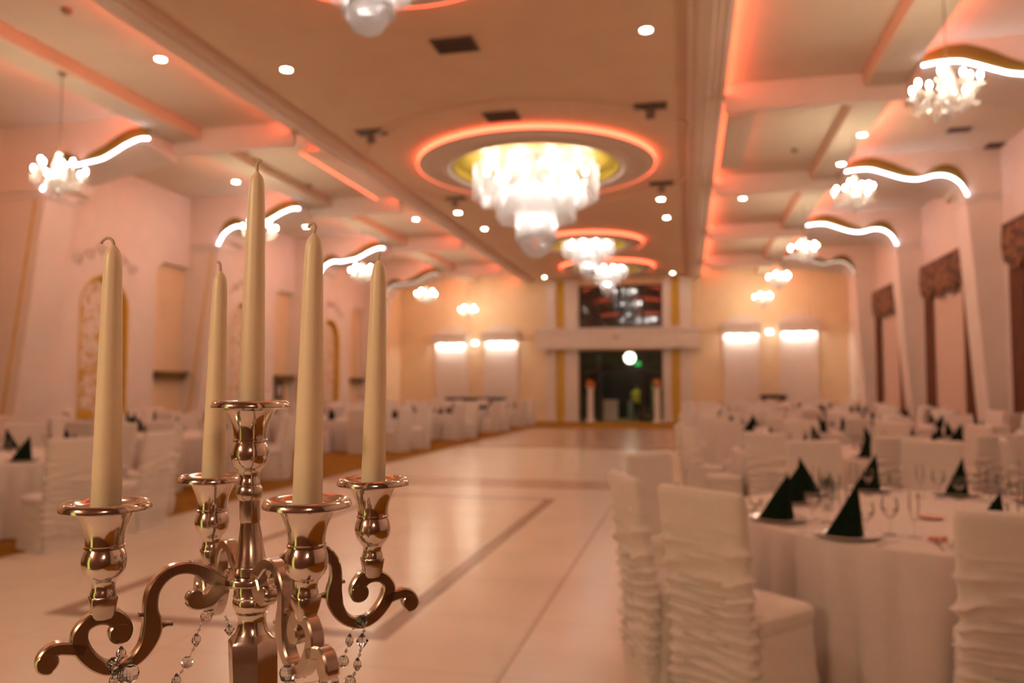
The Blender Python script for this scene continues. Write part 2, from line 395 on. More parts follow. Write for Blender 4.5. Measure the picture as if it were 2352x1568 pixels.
def beam(k, Y, side):
    wave = spline(WR if side > 0 else WLc, 6)
    inner = (TX1 + .66) if side > 0 else (TX0 - .66)
    ribx = RIBR[1] if side > 0 else RIBL[0]
    near = [(inner, 6.52), (ribx, 6.52)] + wave
    wallx = XR if side > 0 else XL
    xe, ze = wave[-1]
    zf_in, zf_out = 6.52, (6.12 if side > 0 else 5.95)
    far_ = []
    for x, z in near:
        t = abs(x - inner) / abs(xe - inner); zf = zf_in + (zf_out - zf_in) * t * t
        far_.append((x, min(zf, 6.52) if t < .97 else min(zf, ze + .1)))
    xi = ribx - side * .62
    mb = MB(); mb.box(inner, ribx, Y + BW - .14, Y + BW, 6.52, ZS - .001)
    near = [p for p in near if abs(p[0]) >= abs(ribx) - .001 or abs(p[0] - ribx) < .01]; far_ = far_[-len(near):]
    n = len(near)
    vs = []
    for (x, z), (x2, z2) in zip(near, far_): vs += [(x, Y, z), (x, Y + BW, z2), (x, Y, ZS - .001), (x, Y + BW, ZS - .001)]
    fs = []
    for i in range(n - 1):
        a, b = 4 * i, 4 * i + 4
        fs += [(a, b, b + 1, a + 1), (a, a + 2, b + 2, b), (a + 1, b + 1, b + 3, a + 3)]
    fs += [(0, 1, 3, 2)]
    mb.add(vs, fs)
    # spandrel from the end of the arch to the wall
    zb = ze
    mb.hexa([(xe, Y, zb), (wallx, Y, zb), (wallx, Y + BW, zb), (xe, Y + BW, zb), (xe, Y, ZS - .001), (wallx, Y, ZS - .001), (wallx, Y + BW, ZS - .001), (xe, Y + BW, ZS - .001)] if side > 0 else
            [(wallx, Y, zb), (xe, Y, zb), (xe, Y + BW, zb), (wallx, Y + BW, zb), (wallx, Y, ZS - .001), (xe, Y, ZS - .001), (xe, Y + BW, ZS - .001), (wallx, Y + BW, ZS - .001)])
    o = mb.build('beam', 'beam', smooth=False)
    struct(o, 'white ceiling beam with wavy arch, %s-wall side, %s bay' % (side_name[side], ordw[k]), 'beam')
    # leaning pilaster
    xb = 6.66 if side > 0 else -13.62
    y0, y1 = Y + .05, Y + .85
    mb = MB(); w = wallx - .0
    a = [(xb, y0, 0), (w, y0, 0), (w, y1, 0), (xb, y1, 0), (xe, y0, zb - .002), (w, y0, zb - .002), (w, y1, zb - .002), (xe, y1, zb - .002)]
    mb.hexa(a)
    mb.hexa([(xe - side * .03, y0 - .03, zb - .12), (w, y0 - .03, zb - .12), (w, y1 + .03, zb - .12), (xe - side * .03, y1 + .03, zb - .12), (xe - side * .05, y0 - .05, zb - .04), (w, y0 - .05, zb - .04), (w, y1 + .05, zb - .04), (xe - side * .05, y1 + .05, zb - .04)])
    p = struct(mb.build('pilaster', 'wall', smooth=False), 'white leaning pilaster on the %s wall, %s' % (side_name[side], ordw[k]), 'pilaster')
    if side < 0:
        mb = MB(); q0 = xb - .28; q1 = xe - .22
        mb.hexa([(q0 - .05, y0 - .012, .02), (q0, y0 - .012, .02), (q0, y0 + .01, .02), (q0 - .05, y0 + .01, .02), (q1 - .05, y0 - .012, zb - .15), (q1, y0 - .012, zb - .15), (q1, y0 + .01, zb - .15), (q1 - .05, y0 + .01, zb - .15)])
        mb.build('gold_line', 'gold', p, smooth=False)
    if k == 0: return
    # gold fascia over the wave and the white LED line under it
    mb = MB(); L = len(wave); vs = []; fs = []
    for i, (x, z) in enumerate(wave):
        t = i / (L - 1); h = .06 + .26 * abs(math.sin(PI * (t * 1.55 + .1))) ** .8
        vs += [(x, Y - .02, z + .03), (x, Y - .02, min(z + h, 6.95)), (x, Y + .005, z + .03), (x, Y + .005, min(z + h, 6.95))]
    for i in range(L - 1):
        a_, b_ = 4 * i, 4 * i + 4; fs += [(a_, b_, b_ + 1, a_ + 1), (a_ + 1, b_ + 1, b_ + 3, a_ + 3), (a_, a_ + 2, b_ + 2, b_)]
    mb.add(vs, fs); g = mb.build('gold_fascia', 'gold_f', o, smooth=False)
    mb = MB(); mb.tube([(x, Y - .05, z) for x, z in wave], .021, 8)
    tag(mb.build('led_tube', 'E_wave' if k < 4 else 'E_wave_dim'), 'wavy white light tube under the arch by the %s wall, %s from the camera' % (side_name[side], ordw[k]), 'light tube', 'white wavy light tubes')
KS = [(1, BEAMS[1]), (2, BEAMS[2]), (3, BEAMS[3]), (4, BEAMS[4]), (5, BEAMS[5])]
for kk, Y in KS[1:]:
    for side in (1, -1):
        beam(kk - 1, Y, side)
# long ribs
def rib(x0, x1, lab, nm):
    mb = MB(); e = .09
    zr = ZRIB; e = .05; prof = [(x0, ZS), (x0, zr + e), (x0 + e * .3, zr + e * .3), (x0 + e, zr), (x1 - e, zr), (x1 - e * .3, zr + e * .3), (x1, zr + e), (x1, ZS)]
    mb.loops([[(a, y, z) for a, z in prof] for y in (Y0, Y1)], True, True)
    return struct(mb.build(nm, 'ceil', smooth=False), lab, 'ceiling rib')
rib(*RIBR, 'long ceiling rib over the window side tables', 'trim_4'); rib(*RIBL, 'long ceiling rib over the niche side tables', 'trim_5')
for k in range(len(BEAMS)):
    a = BEAMS[k] + BW + .1; b = BEAMS[k + 1] - .1 if k + 1 < len(BEAMS) else Y1 - .1
    if b < 9: continue
    strip('led_strip', [(RIBR[1] + .012, a, 6.82), (RIBR[1] + .012, b, 6.82)], .025, 'red light strip on the ceiling rib by the window wall, %s bay' % ordw[min(k, 5)])
    strip('led_strip', [(RIBL[0] - .012, a, 6.82), (RIBL[0] - .012, b, 6.82)], .025, 'red light strip on the ceiling rib by the niche wall, %s bay' % ordw[min(k, 5)])
# flat panels hung beside the cornice
for (x0, x1, y0, y1, lab) in ((.80, 1.36, 15.1, 18.9, 'flat panel hung under the side ceiling beside the tray, window side'), (-8.38, -7.9, 15.4, 19.7, 'flat panel hung under the side ceiling beside the tray, niche side')):
    mb = MB(); mb.box(x0, x1, y0, y1, 6.80, 6.86); mb.box(x0 + .1, x1 - .1, y0 + .1, y1 - .1, 6.86, ZS)
    p = tag(mb.build('ceiling_panel', 'mould', smooth=False), lab, 'ceiling panel')
    xo, zo = (x1 - .085, 6.88) if x0 > 0 else (x0 + .012, 6.766)
    strip('led_strip', [(xo, y0, zo), (xo, y1, zo)], .034, 'red light strip along the edge of the hung panel, %s side' % ('window' if x0 > 0 else 'niche'), 'E_ring')

# ------------------------------------------------------------------ left wall: niche panels, alcoves
def niche(k, Y):
    y0, y1 = Y + .85, Y + 4.75; X = -13.9
    yc, r, zb, zs = Y + 2.95, .76, .85, 3.50
    t = MB(); N = 20
    # panel front with arched hole
    def fr(yz): return (X, yz[0], yz[1])
    arc = [(yc - r * math.cos(PI * i / N), zs + r * math.sin(PI * i / N)) for i in range(N + 1)]
    top = ZS - .005
    vs = []; fs = []
    t.add([fr((y0, 0)), fr((yc - r, 0)), fr((yc - r, zs)), fr((y0, zs))], [(0, 1, 2, 3)])
    t.add([fr((yc + r, 0)), fr((y1, 0)), fr((y1, zs)), fr((yc + r, zs))], [(0, 1, 2, 3)])
    t.add([fr((yc - r, 0)), fr((yc + r, 0)), fr((yc + r, zb)), fr((yc - r, zb))], [(0, 1, 2, 3)])
    t.add([fr((y0, zs)), fr((yc - r, zs)), fr((yc - r, top)), fr((y0, top))], [(0, 1, 2, 3)])
    t.add([fr((yc + r, zs)), fr((y1, zs)), fr((y1, top)), fr((yc + r, top))], [(0, 1, 2, 3)])
    for i in range(N):
        a, b = arc[i], arc[i + 1]
        t.add([fr(a), fr(b), fr((b[0], top)), fr((a[0], top))], [(0, 1, 2, 3)])
    # edges
    t.add([(X, y1, 0), (XL, y1, 0), (XL, y1, top), (X, y1, top)], [(0, 1, 2, 3)]); t.add([(X, y0, 0), (XL, y0, 0), (XL, y0, top), (X, y0, top)], [(0, 1, 2, 3)])
    t.add([(X, y0, top), (X, y1, top), (XL, y1, top), (XL, y0, top)], [(0, 1, 2, 3)])
    w = struct(t.build('wall_panel', 'wall', smooth=False), 'white wall panel with arched gold niche, %s along the left wall' % ordw[k], 'wall panel')
    # gold reveal
    g = MB(); prof = [(yc - r, zb)] + arc + [(yc + r, zb)]
    n = len(prof); D = XL + .005
    vs = []
    for p in prof: vs += [(X + .004, p[0], p[1]), (D, p[0], p[1])]
    g.add(vs, [(2 * i, 2 * i + 2, 2 * i + 3, 2 * i + 1) for i in range(n - 1)] + [(2 * n - 2, 0, 1, 2 * n - 1)])
    r2 = r + .05; arc2 = [(yc - r2 * math.cos(PI * i / N), zs + r2 * math.sin(PI * i / N)) for i in range(N + 1)]
    prof2 = [(yc - r2, zb - .04)] + arc2 + [(yc + r2, zb - .04)]
    vs = []
    for p, q in zip(prof, prof2): vs += [(X + .012, p[0], p[1]), (X + .012, q[0], q[1])]
    g.add(vs, [(2 * i, 2 * i + 2, 2 * i + 3, 2 * i + 1) for i in range(n - 1)] + [(2 * n - 2, 0, 1, 2 * n - 1)])
    g.box(X + .002, X + .03, yc - r2, yc + r2, zb - .04, zb + .14)
    g.build('gold_reveal', 'gold', w, smooth=False)
    f = MB(); D += .03; ri = r - .10
    ar = [(D, yc - ri * math.cos(PI * i / N), zs + ri * math.sin(PI * i / N)) for i in range(N + 1)]
    pts = [(D, yc - ri, zb + .16)] + ar + [(D, yc + ri, zb + .16)]
    m_ = len(pts); back_ = [(p[0] - .02, p[1], p[2]) for p in pts]
    f.add(pts + back_, [tuple(range(m_)), tuple(range(2 * m_ - 1, m_ - 1, -1))] + [(i, (i + 1) % m_, m_ + (i + 1) % m_, m_ + i) for i in range(m_)])
    f.build('fretwork_panel', 'fret', w, smooth=False)
    bk = MB(); bk.add([(XL + .008, yc - r, zb), (XL + .008, yc + r, zb)] + [(XL + .008, a[0], a[1]) for a in reversed(arc)], [tuple(range(N + 3))]); bk.build('niche_back', 'gold', w, smooth=False)
    # plaster relief scrolls over the arch
    rl = MB()
    for sgn in (1, -1):
        for q in range(3):
            pts = []
            for i in range(14):
                u = i / 13; rad = .16 * (1 - .75 * u) ; ang = u * 2.2 * PI
                pts.append((X + .01, yc + sgn * (.18 + .36 * q + rad * math.cos(ang)), zs + r + .62 - .17 * q + rad * math.sin(ang)))
            rl.tube(pts, .024, 5)
    rl.tube([(X + .01, yc + .85 * math.cos(PI * i / 16), zs + r + .22 + .45 * math.sin(PI * i / 16)) for i in range(17)], .022, 5)
    rl.build('plaster_relief', 'relief', w)
    # base moulding
    bmld = MB(); bmld.box(X, X + .04, y0, y1, 0, .12); bmld.box(X, X + .05, y0, y1, .70, .78); bmld.build('dado_moulding', 'wall', w, smooth=False)
    # ledge in the beige alcove beyond the panel
    lg = MB(); lg.box(XL, XL + .32, y1 + .08, Y + 6.1, 1.93, 2.0); lg.box(XL, XL + .22, y1 + .12, Y + 6.06, 1.80, 1.93)
    tag(lg.build('wall_ledge', 'gold_f', smooth=False), 'small ochre ledge in the alcove after the %s arched niche' % ['nearest', 'second', 'third', 'fourth', 'farthest'][k - 1], 'ledge', 'alcove ledges on the left wall')
    # rounded lintel closing the alcove top
    lt = MB(); P = []
    ya, yb = y1, Y + 6.1 + .05
    for i in range(9): P.append((ya + .42 - .42 * math.cos(PI / 2 * i / 8), 4.55 + .42 * math.sin(PI / 2 * i / 8)))
    P += [(yb, 4.97), (yb, ZS - .005), (ya, ZS - .005)]
    m2 = len(P)
    lt.add([(X, a, b) for a, b in P] + [(XL, a, b) for a, b in P], [tuple(range(m2)), tuple(range(2 * m2 - 1, m2 - 1, -1))] + [(i, (i + 1) % m2, m2 + (i + 1) % m2, m2 + i) for i in range(m2)])
    lt.build('alcove_head', 'wall', w, smooth=False)
for kk, Y in KS[1:]:
    if kk <= 4: niche(kk - 1, Y)
# small framed clock-like picture between the second and third panel
mb = MB(); mb.box(XL + .005, XL + .045, 24.35, 24.95, 1.15, 1.80); o = mb.build('picture_frame', 'frame', smooth=False)
mb = MB(); mb.box(XL + .04, XL + .052, 24.43, 24.87, 1.23, 1.72); mb.build('picture_mat', 'greybox', o, smooth=False)
mb = MB(); mb.lathe([(.01, 0), (.15, 0), (.15, .01), (.01, .01)], 24); q = mb.build('round_motif', 'relief', o); q.location = (XL + .053, 24.65, 1.475); q.rotation_euler = (0, PI / 2, 0)
tag(o, 'small dark square frame with round motif on the left wall beneath a ledge', 'picture frame')
# arched niche near the far end of the right wall
mb = MB(); N = 14; pts = [(33.2, .9)] + [(34.0 - .8 * math.cos(PI * i / N), 3.4 + .8 * math.sin(PI * i / N)) for i in range(N + 1)] + [(34.8, .9)]
n = len(pts); mb.add([(XR - .08, a, b) for a, b in pts] + [(XR, a, b) for a, b in pts], [tuple(range(n))] + [(i, (i + 1) % n, n + (i + 1) % n, n + i) for i in range(n)])
w = struct(mb.build('wall_panel', 'gold', smooth=False), 'narrow arched gold niche near the end of the window wall', 'wall panel')
mb = MB(); pts = [(33.3, 1.05)] + [(34.0 - .7 * math.cos(PI * i / N), 3.4 + .7 * math.sin(PI * i / N)) for i in range(N + 1)] + [(34.7, 1.05)]
mb.add([(XR - .09, a, b) for a, b in pts] + [(XR - .081, a, b) for a, b in pts], [tuple(range(n))] + [(i, (i + 1) % n, n + (i + 1) % n, n + i) for i in range(n)]); mb.build('fretwork_panel', 'fret', w, smooth=False)

# ------------------------------------------------------------------ curtains on the right windows
def curtain(i, a, b):
    t = empty('window_curtain', (XR - .12, (a + b) / 2, 0), 0, 'brown drapes, patterned valance and pink-beige sheer on the %s window' % ['nearest', 'middle', 'farthest'][i], 'curtain', 'curtains on the right windows')
    hw = (b - a) / 2
    def folds(y0, y1, z0, z1, amp, wl, x, gather=0):
        mb = MB(); n = max(12, int((y1 - y0) / wl * 10)); rows = 10; vs = []; fs = []
        for j in range(rows + 1):
            u = j / rows; z = z1 + (z0 - z1) * u
            for k in range(n + 1):
                q = k / n; yy = y0 + (y1 - y0) * q
                yy2 = yy + gather * math.sin(PI * u) * ((y0 if gather > 0 else y1) - yy) * .3
                vs.append((x + amp * math.sin(2 * PI * yy / wl + .6 * math.sin(3 * yy)) * (.6 + .4 * u), yy2, z))
        for j in range(rows):
            for k in range(n): A = j * (n + 1) + k; fs.append((A, A + 1, A + n + 2, A + n + 1))
        mb.add(vs, fs); return mb
    folds(-hw + .1, hw - .1, .12, 5.0, .035, .22, .05).build('sheer', 'sheer', t)
    folds(-hw, -hw + .75, .05, 5.0, .05, .18, -.03).build('drape', 'drape', t)
    folds(hw - .75, hw, .05, 5.0, .05, .18, -.03).build('drape', 'drape', t)
    # swagged valance
    mb = MB(); n = 60; vs = []; fs = []
    for k in range(n + 1):
        yy = -hw - .05 + (2 * hw + .1) * k / n; sw = 4.25 - .16 * abs(math.sin(PI * 4 * k / n)) ** .7 + .06 * math.cos(8 * PI * k / n)
        for j in range(7):
            z = 5.08 + (sw - 5.08) * j / 6; vs.append((-.09 - .035 * math.sin(PI * j / 6) - .02 * math.sin(2 * PI * yy / .25), yy, z))
    for k in range(n):
        for j in range(6): A = k * 7 + j; fs.append((A, A + 7, A + 8, A + 1))
    mb.add(vs, fs); mb.build('valance', 'val', t)
    mb = MB(); mb.box(-.12, .11, -hw - .06, hw + .06, 5.06, 5.12); mb.build('pelmet_board', 'drape', t, smooth=False)
for i, (a, b) in enumerate(WIN): curtain(i, a, b)

# ------------------------------------------------------------------ far wall features
def fpil(x0, x1, lab, z1=6.75):
    mb = MB(); mb.box(x0, x1, Y1 - .22, Y1, 0, z1); mb.box(x0 - .04, x1 + .04, Y1 - .26, Y1, 0, .18); mb.box(x0 - .03, x1 + .03, Y1 - .25, Y1, z1 - .12, z1)
    struct(mb.build('pilaster', 'wall', smooth=False), lab, 'pilaster')
fpil(-6.64, -6.14, 'outer white pilaster left of the entrance'); fpil(-5.72, -5.07, 'white pilaster hugging the left side of the entrance doors')
fpil(-1.11, -.72, 'white pilaster hugging the right side of the entrance doors'); fpil(-.33, .2, 'outer white pilaster right of the entrance')
for x0, x1, lab in ((-6.13, -5.73, 'gold strip between the pilasters left of the entrance'), (-.71, -.34, 'gold strip between the pilasters right of the entrance')):
    mb = MB(); mb.box(x0, x1, Y1 - .06, Y1, 0, 6.75); struct(mb.build('trim_%d' % (6 if x0 < -3 else 7), 'gold', smooth=False), lab, 'gold strip')
# canopy lintel across
mb = MB(); mb.box(-6.98, .56, Y1 - .6, Y1 - .23, 3.42, 4.34); mb.box(-7.03, .61, Y1 - .65, Y1 - .23, 4.24, 4.40)
lint = struct(mb.build('lintel', 'wall', smooth=False), 'long white lintel box over the entrance doors', 'lintel')
mb = MB(); mb.sphere((-3.2, Y1 - .6, 3.95), .12, 16, 10); mb.sphere((-3.37, Y1 - .6, 3.97), .07, 12, 8); mb.sphere((-3.03, Y1 - .6, 3.97), .07, 12, 8); mb.build('round_emblem', 'relief', lint)
for x in (-6.7, .3):
    mb = MB(); mb.box(x - .22, x + .22, Y1 - .5, Y1 - .23, 3.22, 3.42); mb.build('lintel_bracket', 'beige', lint, smooth=False)
# window over the door
mb = MB(); mb.box(DX0, DX1, Y1 + .12, Y1 + .14, WZ0, WZ1)
w = struct(mb.build('window_1', 'darkpane', smooth=False), 'dark window over the entrance reflecting red lights and crystal lamps', 'window')
mb = MB()
for x in (DX0 + .04, -4.14, -3.07, -2.05, DX1 - .04): mb.box(x - .05, x + .05, Y1 + .05, Y1 + .119, WZ0, WZ1)
for z in (WZ0 + .05, 4.95, 6.42): mb.box(DX0, DX1, Y1 + .05, Y1 + .119, z - .05, z + .05)
mb.build('window_frame', 'frame', w, smooth=False)
# entrance doors
d = empty('door_1', ((DX0 + DX1) / 2, Y1, 0)); struct(d, 'dark framed glazed entrance with open middle leaves', 'door')
mb = MB(); c = (DX0 + DX1) / 2
for x in (DX0 + .05, -4.14, -2.09, DX1 - .05): mb.box(x - c - .06, x - c + .06, .05, .15, 0, DZ)
mb.box(DX0 - c, DX1 - c, .05, .15, DZ - .1, DZ); mb.box(DX0 - c, -4.14 - c, .05, .15, 2.27, 2.39); mb.box(-2.09 - c, DX1 - c, .05, .15, 2.27, 2.39); mb.box(-4.14 - c, -2.09 - c, .05, .15, 2.27, 2.36)
mb.build('door_frame', 'frame', d, smooth=False)
for x0, x1, z0, z1 in ((DX0, -4.14, 0, 2.3), (-2.09, DX1, 0, 2.3), (DX0, -4.14, 2.39, 3.25), (-4.14, -2.09, 2.36, 3.25), (-2.09, DX1, 2.39, 3.25)):
    mb = MB(); mb.box(x0 - c + .07, x1 - c - .07, .09, .1, z0 + .03, z1); mb.build('door_pane', 'pane', d, smooth=False)
for x in (-4.05, -2.18):
    mb = MB(); mb.box(x - c - .03, x - c + .03, .16, 1.1, .02, 2.25); lf = mb.build('door_leaf', 'frame', d, smooth=False)
    mb = MB(); mb.box(x - c - .07, x - c + .07, .9, .95, .95, 1.15); mb.build('door_handle', 'chrome', lf, smooth=False)
# lobby behind
LB = Y1 + .3
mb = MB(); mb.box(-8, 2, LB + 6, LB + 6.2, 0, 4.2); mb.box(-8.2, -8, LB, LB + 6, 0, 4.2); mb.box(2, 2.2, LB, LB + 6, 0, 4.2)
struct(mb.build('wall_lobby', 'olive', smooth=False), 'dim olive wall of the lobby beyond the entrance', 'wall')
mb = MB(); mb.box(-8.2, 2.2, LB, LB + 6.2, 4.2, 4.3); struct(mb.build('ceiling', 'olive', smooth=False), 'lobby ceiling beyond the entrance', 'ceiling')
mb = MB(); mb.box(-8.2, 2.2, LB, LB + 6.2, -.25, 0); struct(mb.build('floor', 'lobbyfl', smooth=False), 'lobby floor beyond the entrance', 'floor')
# dark curtain wall in lobby
mb = MB(); mb.box(-4.6, -.4, LB + 4.6, LB + 4.75, 0, 2.75); struct(mb.build('wall_partition', 'black', smooth=False), 'black partition in the lobby', 'partition')
t = empty('globe_lamp', (-2.85, LB + 2.5, 0), 0, 'round glowing globe lamp hanging in the lobby beyond the doors', 'lamp')
mb = MB(); mb.sphere((0, 0, 3.12), .27, 24, 14); mb.build('globe', 'E_ball', t); mb = MB(); mb.tube([(0, 0, 3.38), (0, 0, 4.2)], .015, 6); mb.build('cord', 'black', t)
mb = MB(); mb.box(-2.62, -2.28, LB + 2.9, LB + 2.95, 2.74, 2.92); o = tag(mb.build('exit_sign', 'E_green', smooth=False), 'small green glowing sign just right of the lobby globe lamp', 'sign')
mb = MB(); mb.tube([(-2.45, LB + 2.925, 2.92), (-2.45, LB + 2.925, 4.2)], .01, 6); mb.build('hanger', 'black', o)
mb = MB(); mb.box(-4.05, -3.4, LB + 1.2, LB + 1.8, 0, .95); mb.box(-4.09, -3.36, LB + 1.16, LB + 1.84, .95, 1.0); tag(mb.build('reception_box', 'linen', smooth=False), 'white box stand in the lobby left of the person', 'box')
mb = MB(); mb.box(-3.0, -2.2, LB + 3.0, LB + 3.6, 0, .95); tag(mb.build('counter_box', 'greybox', smooth=False), 'grey box stand in the lobby behind the person', 'box')
# plant stands at the doors
for x, lab in ((-4.42, 'white column stand topped with orange flowers, left of the doorway'), (-1.38, 'white column stand topped with orange flowers, right of the doorway')):
    t = empty('flower_column', (x, Y1 - .75, 0), 0, lab, 'flower stand', 'flower columns at the entrance')
    mb = MB(); mb.lathe([(.2, 0), (.2, .08), (.14, .12), (.13, .9), (.12, 1.5), (.17, 1.56), (.19, 1.62)], 20); mb.build('column', 'wall', t)
    mb = MB()
    for q in range(26):
        a, e = random.uniform(0, 2 * PI), random.uniform(0, 1); mb.sphere((.17 * math.cos(a) * (1 - e * .5), .17 * math.sin(a) * (1 - e * .5), 1.68 + .26 * e), .055, 8, 6)
    f = mb.build('flowers', 'orange', t)
# lamp panels
def lamp_panel(x0, x1, zt, lab):
    t = empty('wall_lamp_panel', ((x0 + x1) / 2, Y1, 0), 0, lab, 'wall lamp', 'lamp panels on the end wall'); h = (x1 - x0) / 2
    mb = MB(); mb.box(-h, h, -.08, 0, 0, zt + .1); mb.build('back_panel', 'wall', t, smooth=False)
    mb = MB(); mb.box(-h - .05, h + .05, -.42, -.38, zt + .02, zt + .1); mb.box(-h - .05, h + .05, -.42, -.0, zt + .1, zt + .48); mb.box(-h - .1, h + .1, -.47, 0, zt + .44, zt + .52)
    P = [(-h, zt + .52)] + [(-h * math.cos(PI * i / 12), zt + .52 + .42 * math.sin(PI * i / 12)) for i in range(13)] + [(h, zt + .52)]
    n = len(P); mb.add([(a, -.12, b) for a, b in P] + [(a, 0, b) for a, b in P], [tuple(range(n)), tuple(range(2 * n - 1, n - 1, -1))] + [(i, (i + 1) % n, n + (i + 1) % n, n + i) for i in range(n)])
    mb.build('lamp_box', 'wall', t, smooth=False)
    for q in (-.62, 0, .62):
        mb = MB(); mb.box(q * h - .12, q * h + .12, -.24, -.14, zt + .07, zt + .099); mb.build('lamp', 'E_panel', t, smooth=False)
lamp_panel(-12.25, -10.62, 3.72, 'wall panel with glowing lamp box, leftmost on the end wall')
lamp_panel(-9.71, -8.04, 3.78, 'wall panel with glowing lamp box, second from left on the end wall')
lamp_panel(1.6, 3.2, 3.98, 'wall panel with glowing lamp box, first right of the entrance')
lamp_panel(4.08, 5.7, 4.04, 'wall panel with glowing lamp box, rightmost on the end wall')
for x, z, lab in ((-10.19, 3.8, 'small bright wall lamp between the two left lamp panels'), (3.64, 4.12, 'small bright wall lamp between the two right lamp panels')):
    t = empty('wall_lamp', (x, Y1, z), 0, lab, 'wall lamp', 'small wall lamps on the end wall')
    mb = MB(); mb.box(-.11, .11, -.16, -.05, -.08, .08); mb.build('lamp_glass', 'E_sconce', t, smooth=False); mb = MB(); mb.box(-.12, .12, -.05, 0, -.14, .14); mb.build('backplate', 'chrome', t, smooth=False)
# dark console tables by the end wall
for x0, x1, z, lab in ((-11.5, -8.55, 1.12, 'long black console table against the end wall, left side'), (3.15, 4.25, 1.28, 'narrow black high table against the end wall, right side')):
    t = empty('console_table', ((x0 + x1) / 2, Y1 - .5, 0), 0, lab, 'console table'); h = (x1 - x0) / 2
    mb = MB(); mb.box(-h, h, -.3, .3, z - .14, z); mb.build('tabletop', 'black', t, smooth=False)
    for sx in (-1, 1):
        for sy in (-.22, .22):
            mb = MB(); mb.box(sx * (h - .15) - .04, sx * (h - .15) + .04, sy - .03, sy + .03, 0, z - .14); mb.build('leg', 'black', t, smooth=False)

# ------------------------------------------------------------------ person in the lobby
def person():
    t = empty('person', (-2.47, LB + 1.9, 0), math.radians(200), 'person in yellow hi-vis vest and black trousers standing in the lobby doorway', 'person')
    J = {'pel': ((0, 0, .93), .13), 'spi': ((0, .01, 1.12), .125), 'che': ((0, .0, 1.33), .14), 'nek': ((0, .0, 1.50), .055), 'hd0': ((0, -.02, 1.58), .075), 'hd1': ((0, -.025, 1.68), .085), 'hd2': ((0, -.01, 1.75), .05)}
    E_ = [('pel', 'spi'), ('spi', 'che'), ('che', 'nek'), ('nek', 'hd0'), ('hd0', 'hd1'), ('hd1', 'hd2')]
    for s, n in ((1, 'r'), (-1, 'l')):
        J.update({'sh' + n: ((s * .18, 0, 1.42), .06), 'el' + n: ((s * .25, .03, 1.14), .043), 'wr' + n: ((s * .22, -.14, .98), .03), 'ha' + n: ((s * .2, -.20, .94), .035),
                  'hi' + n: ((s * .09, 0, .88), .095), 'kn' + n: ((s * .11, -.02, .48), .06), 'an' + n: ((s * .12, .02, .08), .042), 'to' + n: ((s * .13, -.13, .04), .035)})
        E_ += [('che', 'sh' + n), ('sh' + n, 'el' + n), ('el' + n, 'wr' + n), ('wr' + n, 'ha' + n), ('pel', 'hi' + n), ('hi' + n, 'kn' + n), ('kn' + n, 'an' + n), ('an' + n, 'to' + n)]
        for q, (dx, dz, ln) in enumerate(((.018, .0, .07), (.006, .002, .08), (-.006, 0, .075), (-.018, -.002, .06))):
            J['f%d' % q + n] = ((s * (.2 + dx), -.25 - ln * .3, .925 + dz), .0095); J['g%d' % q + n] = ((s * (.2 + dx), -.25 - ln * .55, .90 + dz), .0085)
            E_ += [('ha' + n, 'f%d' % q + n), ('f%d' % q + n, 'g%d' % q + n)]
        J['tb' + n] = ((s * .165, -.22, .93), .010); E_ += [('ha' + n, 'tb' + n)]
    names = list(J); me = bpy.data.meshes.new('body'); me.from_pydata([J[n][0] for n in names], [(names.index(a), names.index(b)) for a, b in E_], [])
    o = bpy.data.objects.new('body', me); COL.objects.link(o); o.parent = t; me.materials.append(MT['skin'])
    md = o.modifiers.new('skin', 'SKIN'); md.use_smooth_shade = True
    for i, n in enumerate(names): me.skin_vertices[0].data[i].radius = (J[n][1], J[n][1])
    me.skin_vertices[0].data[0].use_root = True
    o.modifiers.new('sub', 'SUBSURF').levels = 1; o.modifiers['sub'].render_levels = 2
    def ring(cx, cy, z, a, b, n=20): return [(cx + a * math.cos(2 * PI * k / n), cy + b * math.sin(2 * PI * k / n), z) for k in range(n)]
    mb = MB(); mb.loops([ring(0, 0, .84, .19, .15), ring(0, 0, 1.05, .18, .145), ring(0, 0, 1.3, .215, .155), ring(0, 0, 1.43, .21, .12), ring(0, 0, 1.49, .10, .08)], cap=False)
    for s in (1, -1): mb.tube([(s * .18, 0, 1.43), (s * .225, .02, 1.28), (s * .255, .03, 1.13)], [.075, .068, .06], 12)
    v = mb.build('hivis_vest', 'hivis', t)
    mb = MB(); mb.loops([ring(0, 0, 1.02, .187, .152), ring(0, 0, 1.07, .189, .153)], cap=False); mb.build('reflective_band', 'linen', v)
    mb = MB()
    for s in (1, -1): mb.loops([ring(s * .09, 0, .92, .11, .14), ring(s * .1, 0, .7, .095, .105), ring(s * .11, -.02, .48, .078, .085), ring(s * .12, .01, .1, .07, .08)], cap=False)
    mb.build('trousers', 'trouser', t)
    mb = MB()
    for s in (1, -1): mb.sphere((s * .125, -.07, .05), .07, 12, 8, .7); mb.box(s * .125 - .045, s * .125 + .045, -.19, .05, 0, .05)
    mb.build('shoes', 'black', t)
    mb = MB(); mb.sphere((0, 0, 1.72), .105, 16, 10); mb.build('hair', 'hair', t)
    mb = MB(); mb.sphere((.034, -.113, 1.66), .011, 8, 6); mb.sphere((-.034, -.113, 1.66), .011, 8, 6); mb.build('eyes', 'hair', t)
    mb = MB(); mb.tube([(0, -.11, 1.655), (0, -.135, 1.62), (0, -.11, 1.61)], [.008, .014, .01], 8); mb.tube([(-.022, -.105, 1.58), (0, -.112, 1.578), (.022, -.105, 1.58)], .006, 6); mb.build('nose_and_mouth', 'skin', t)
person()

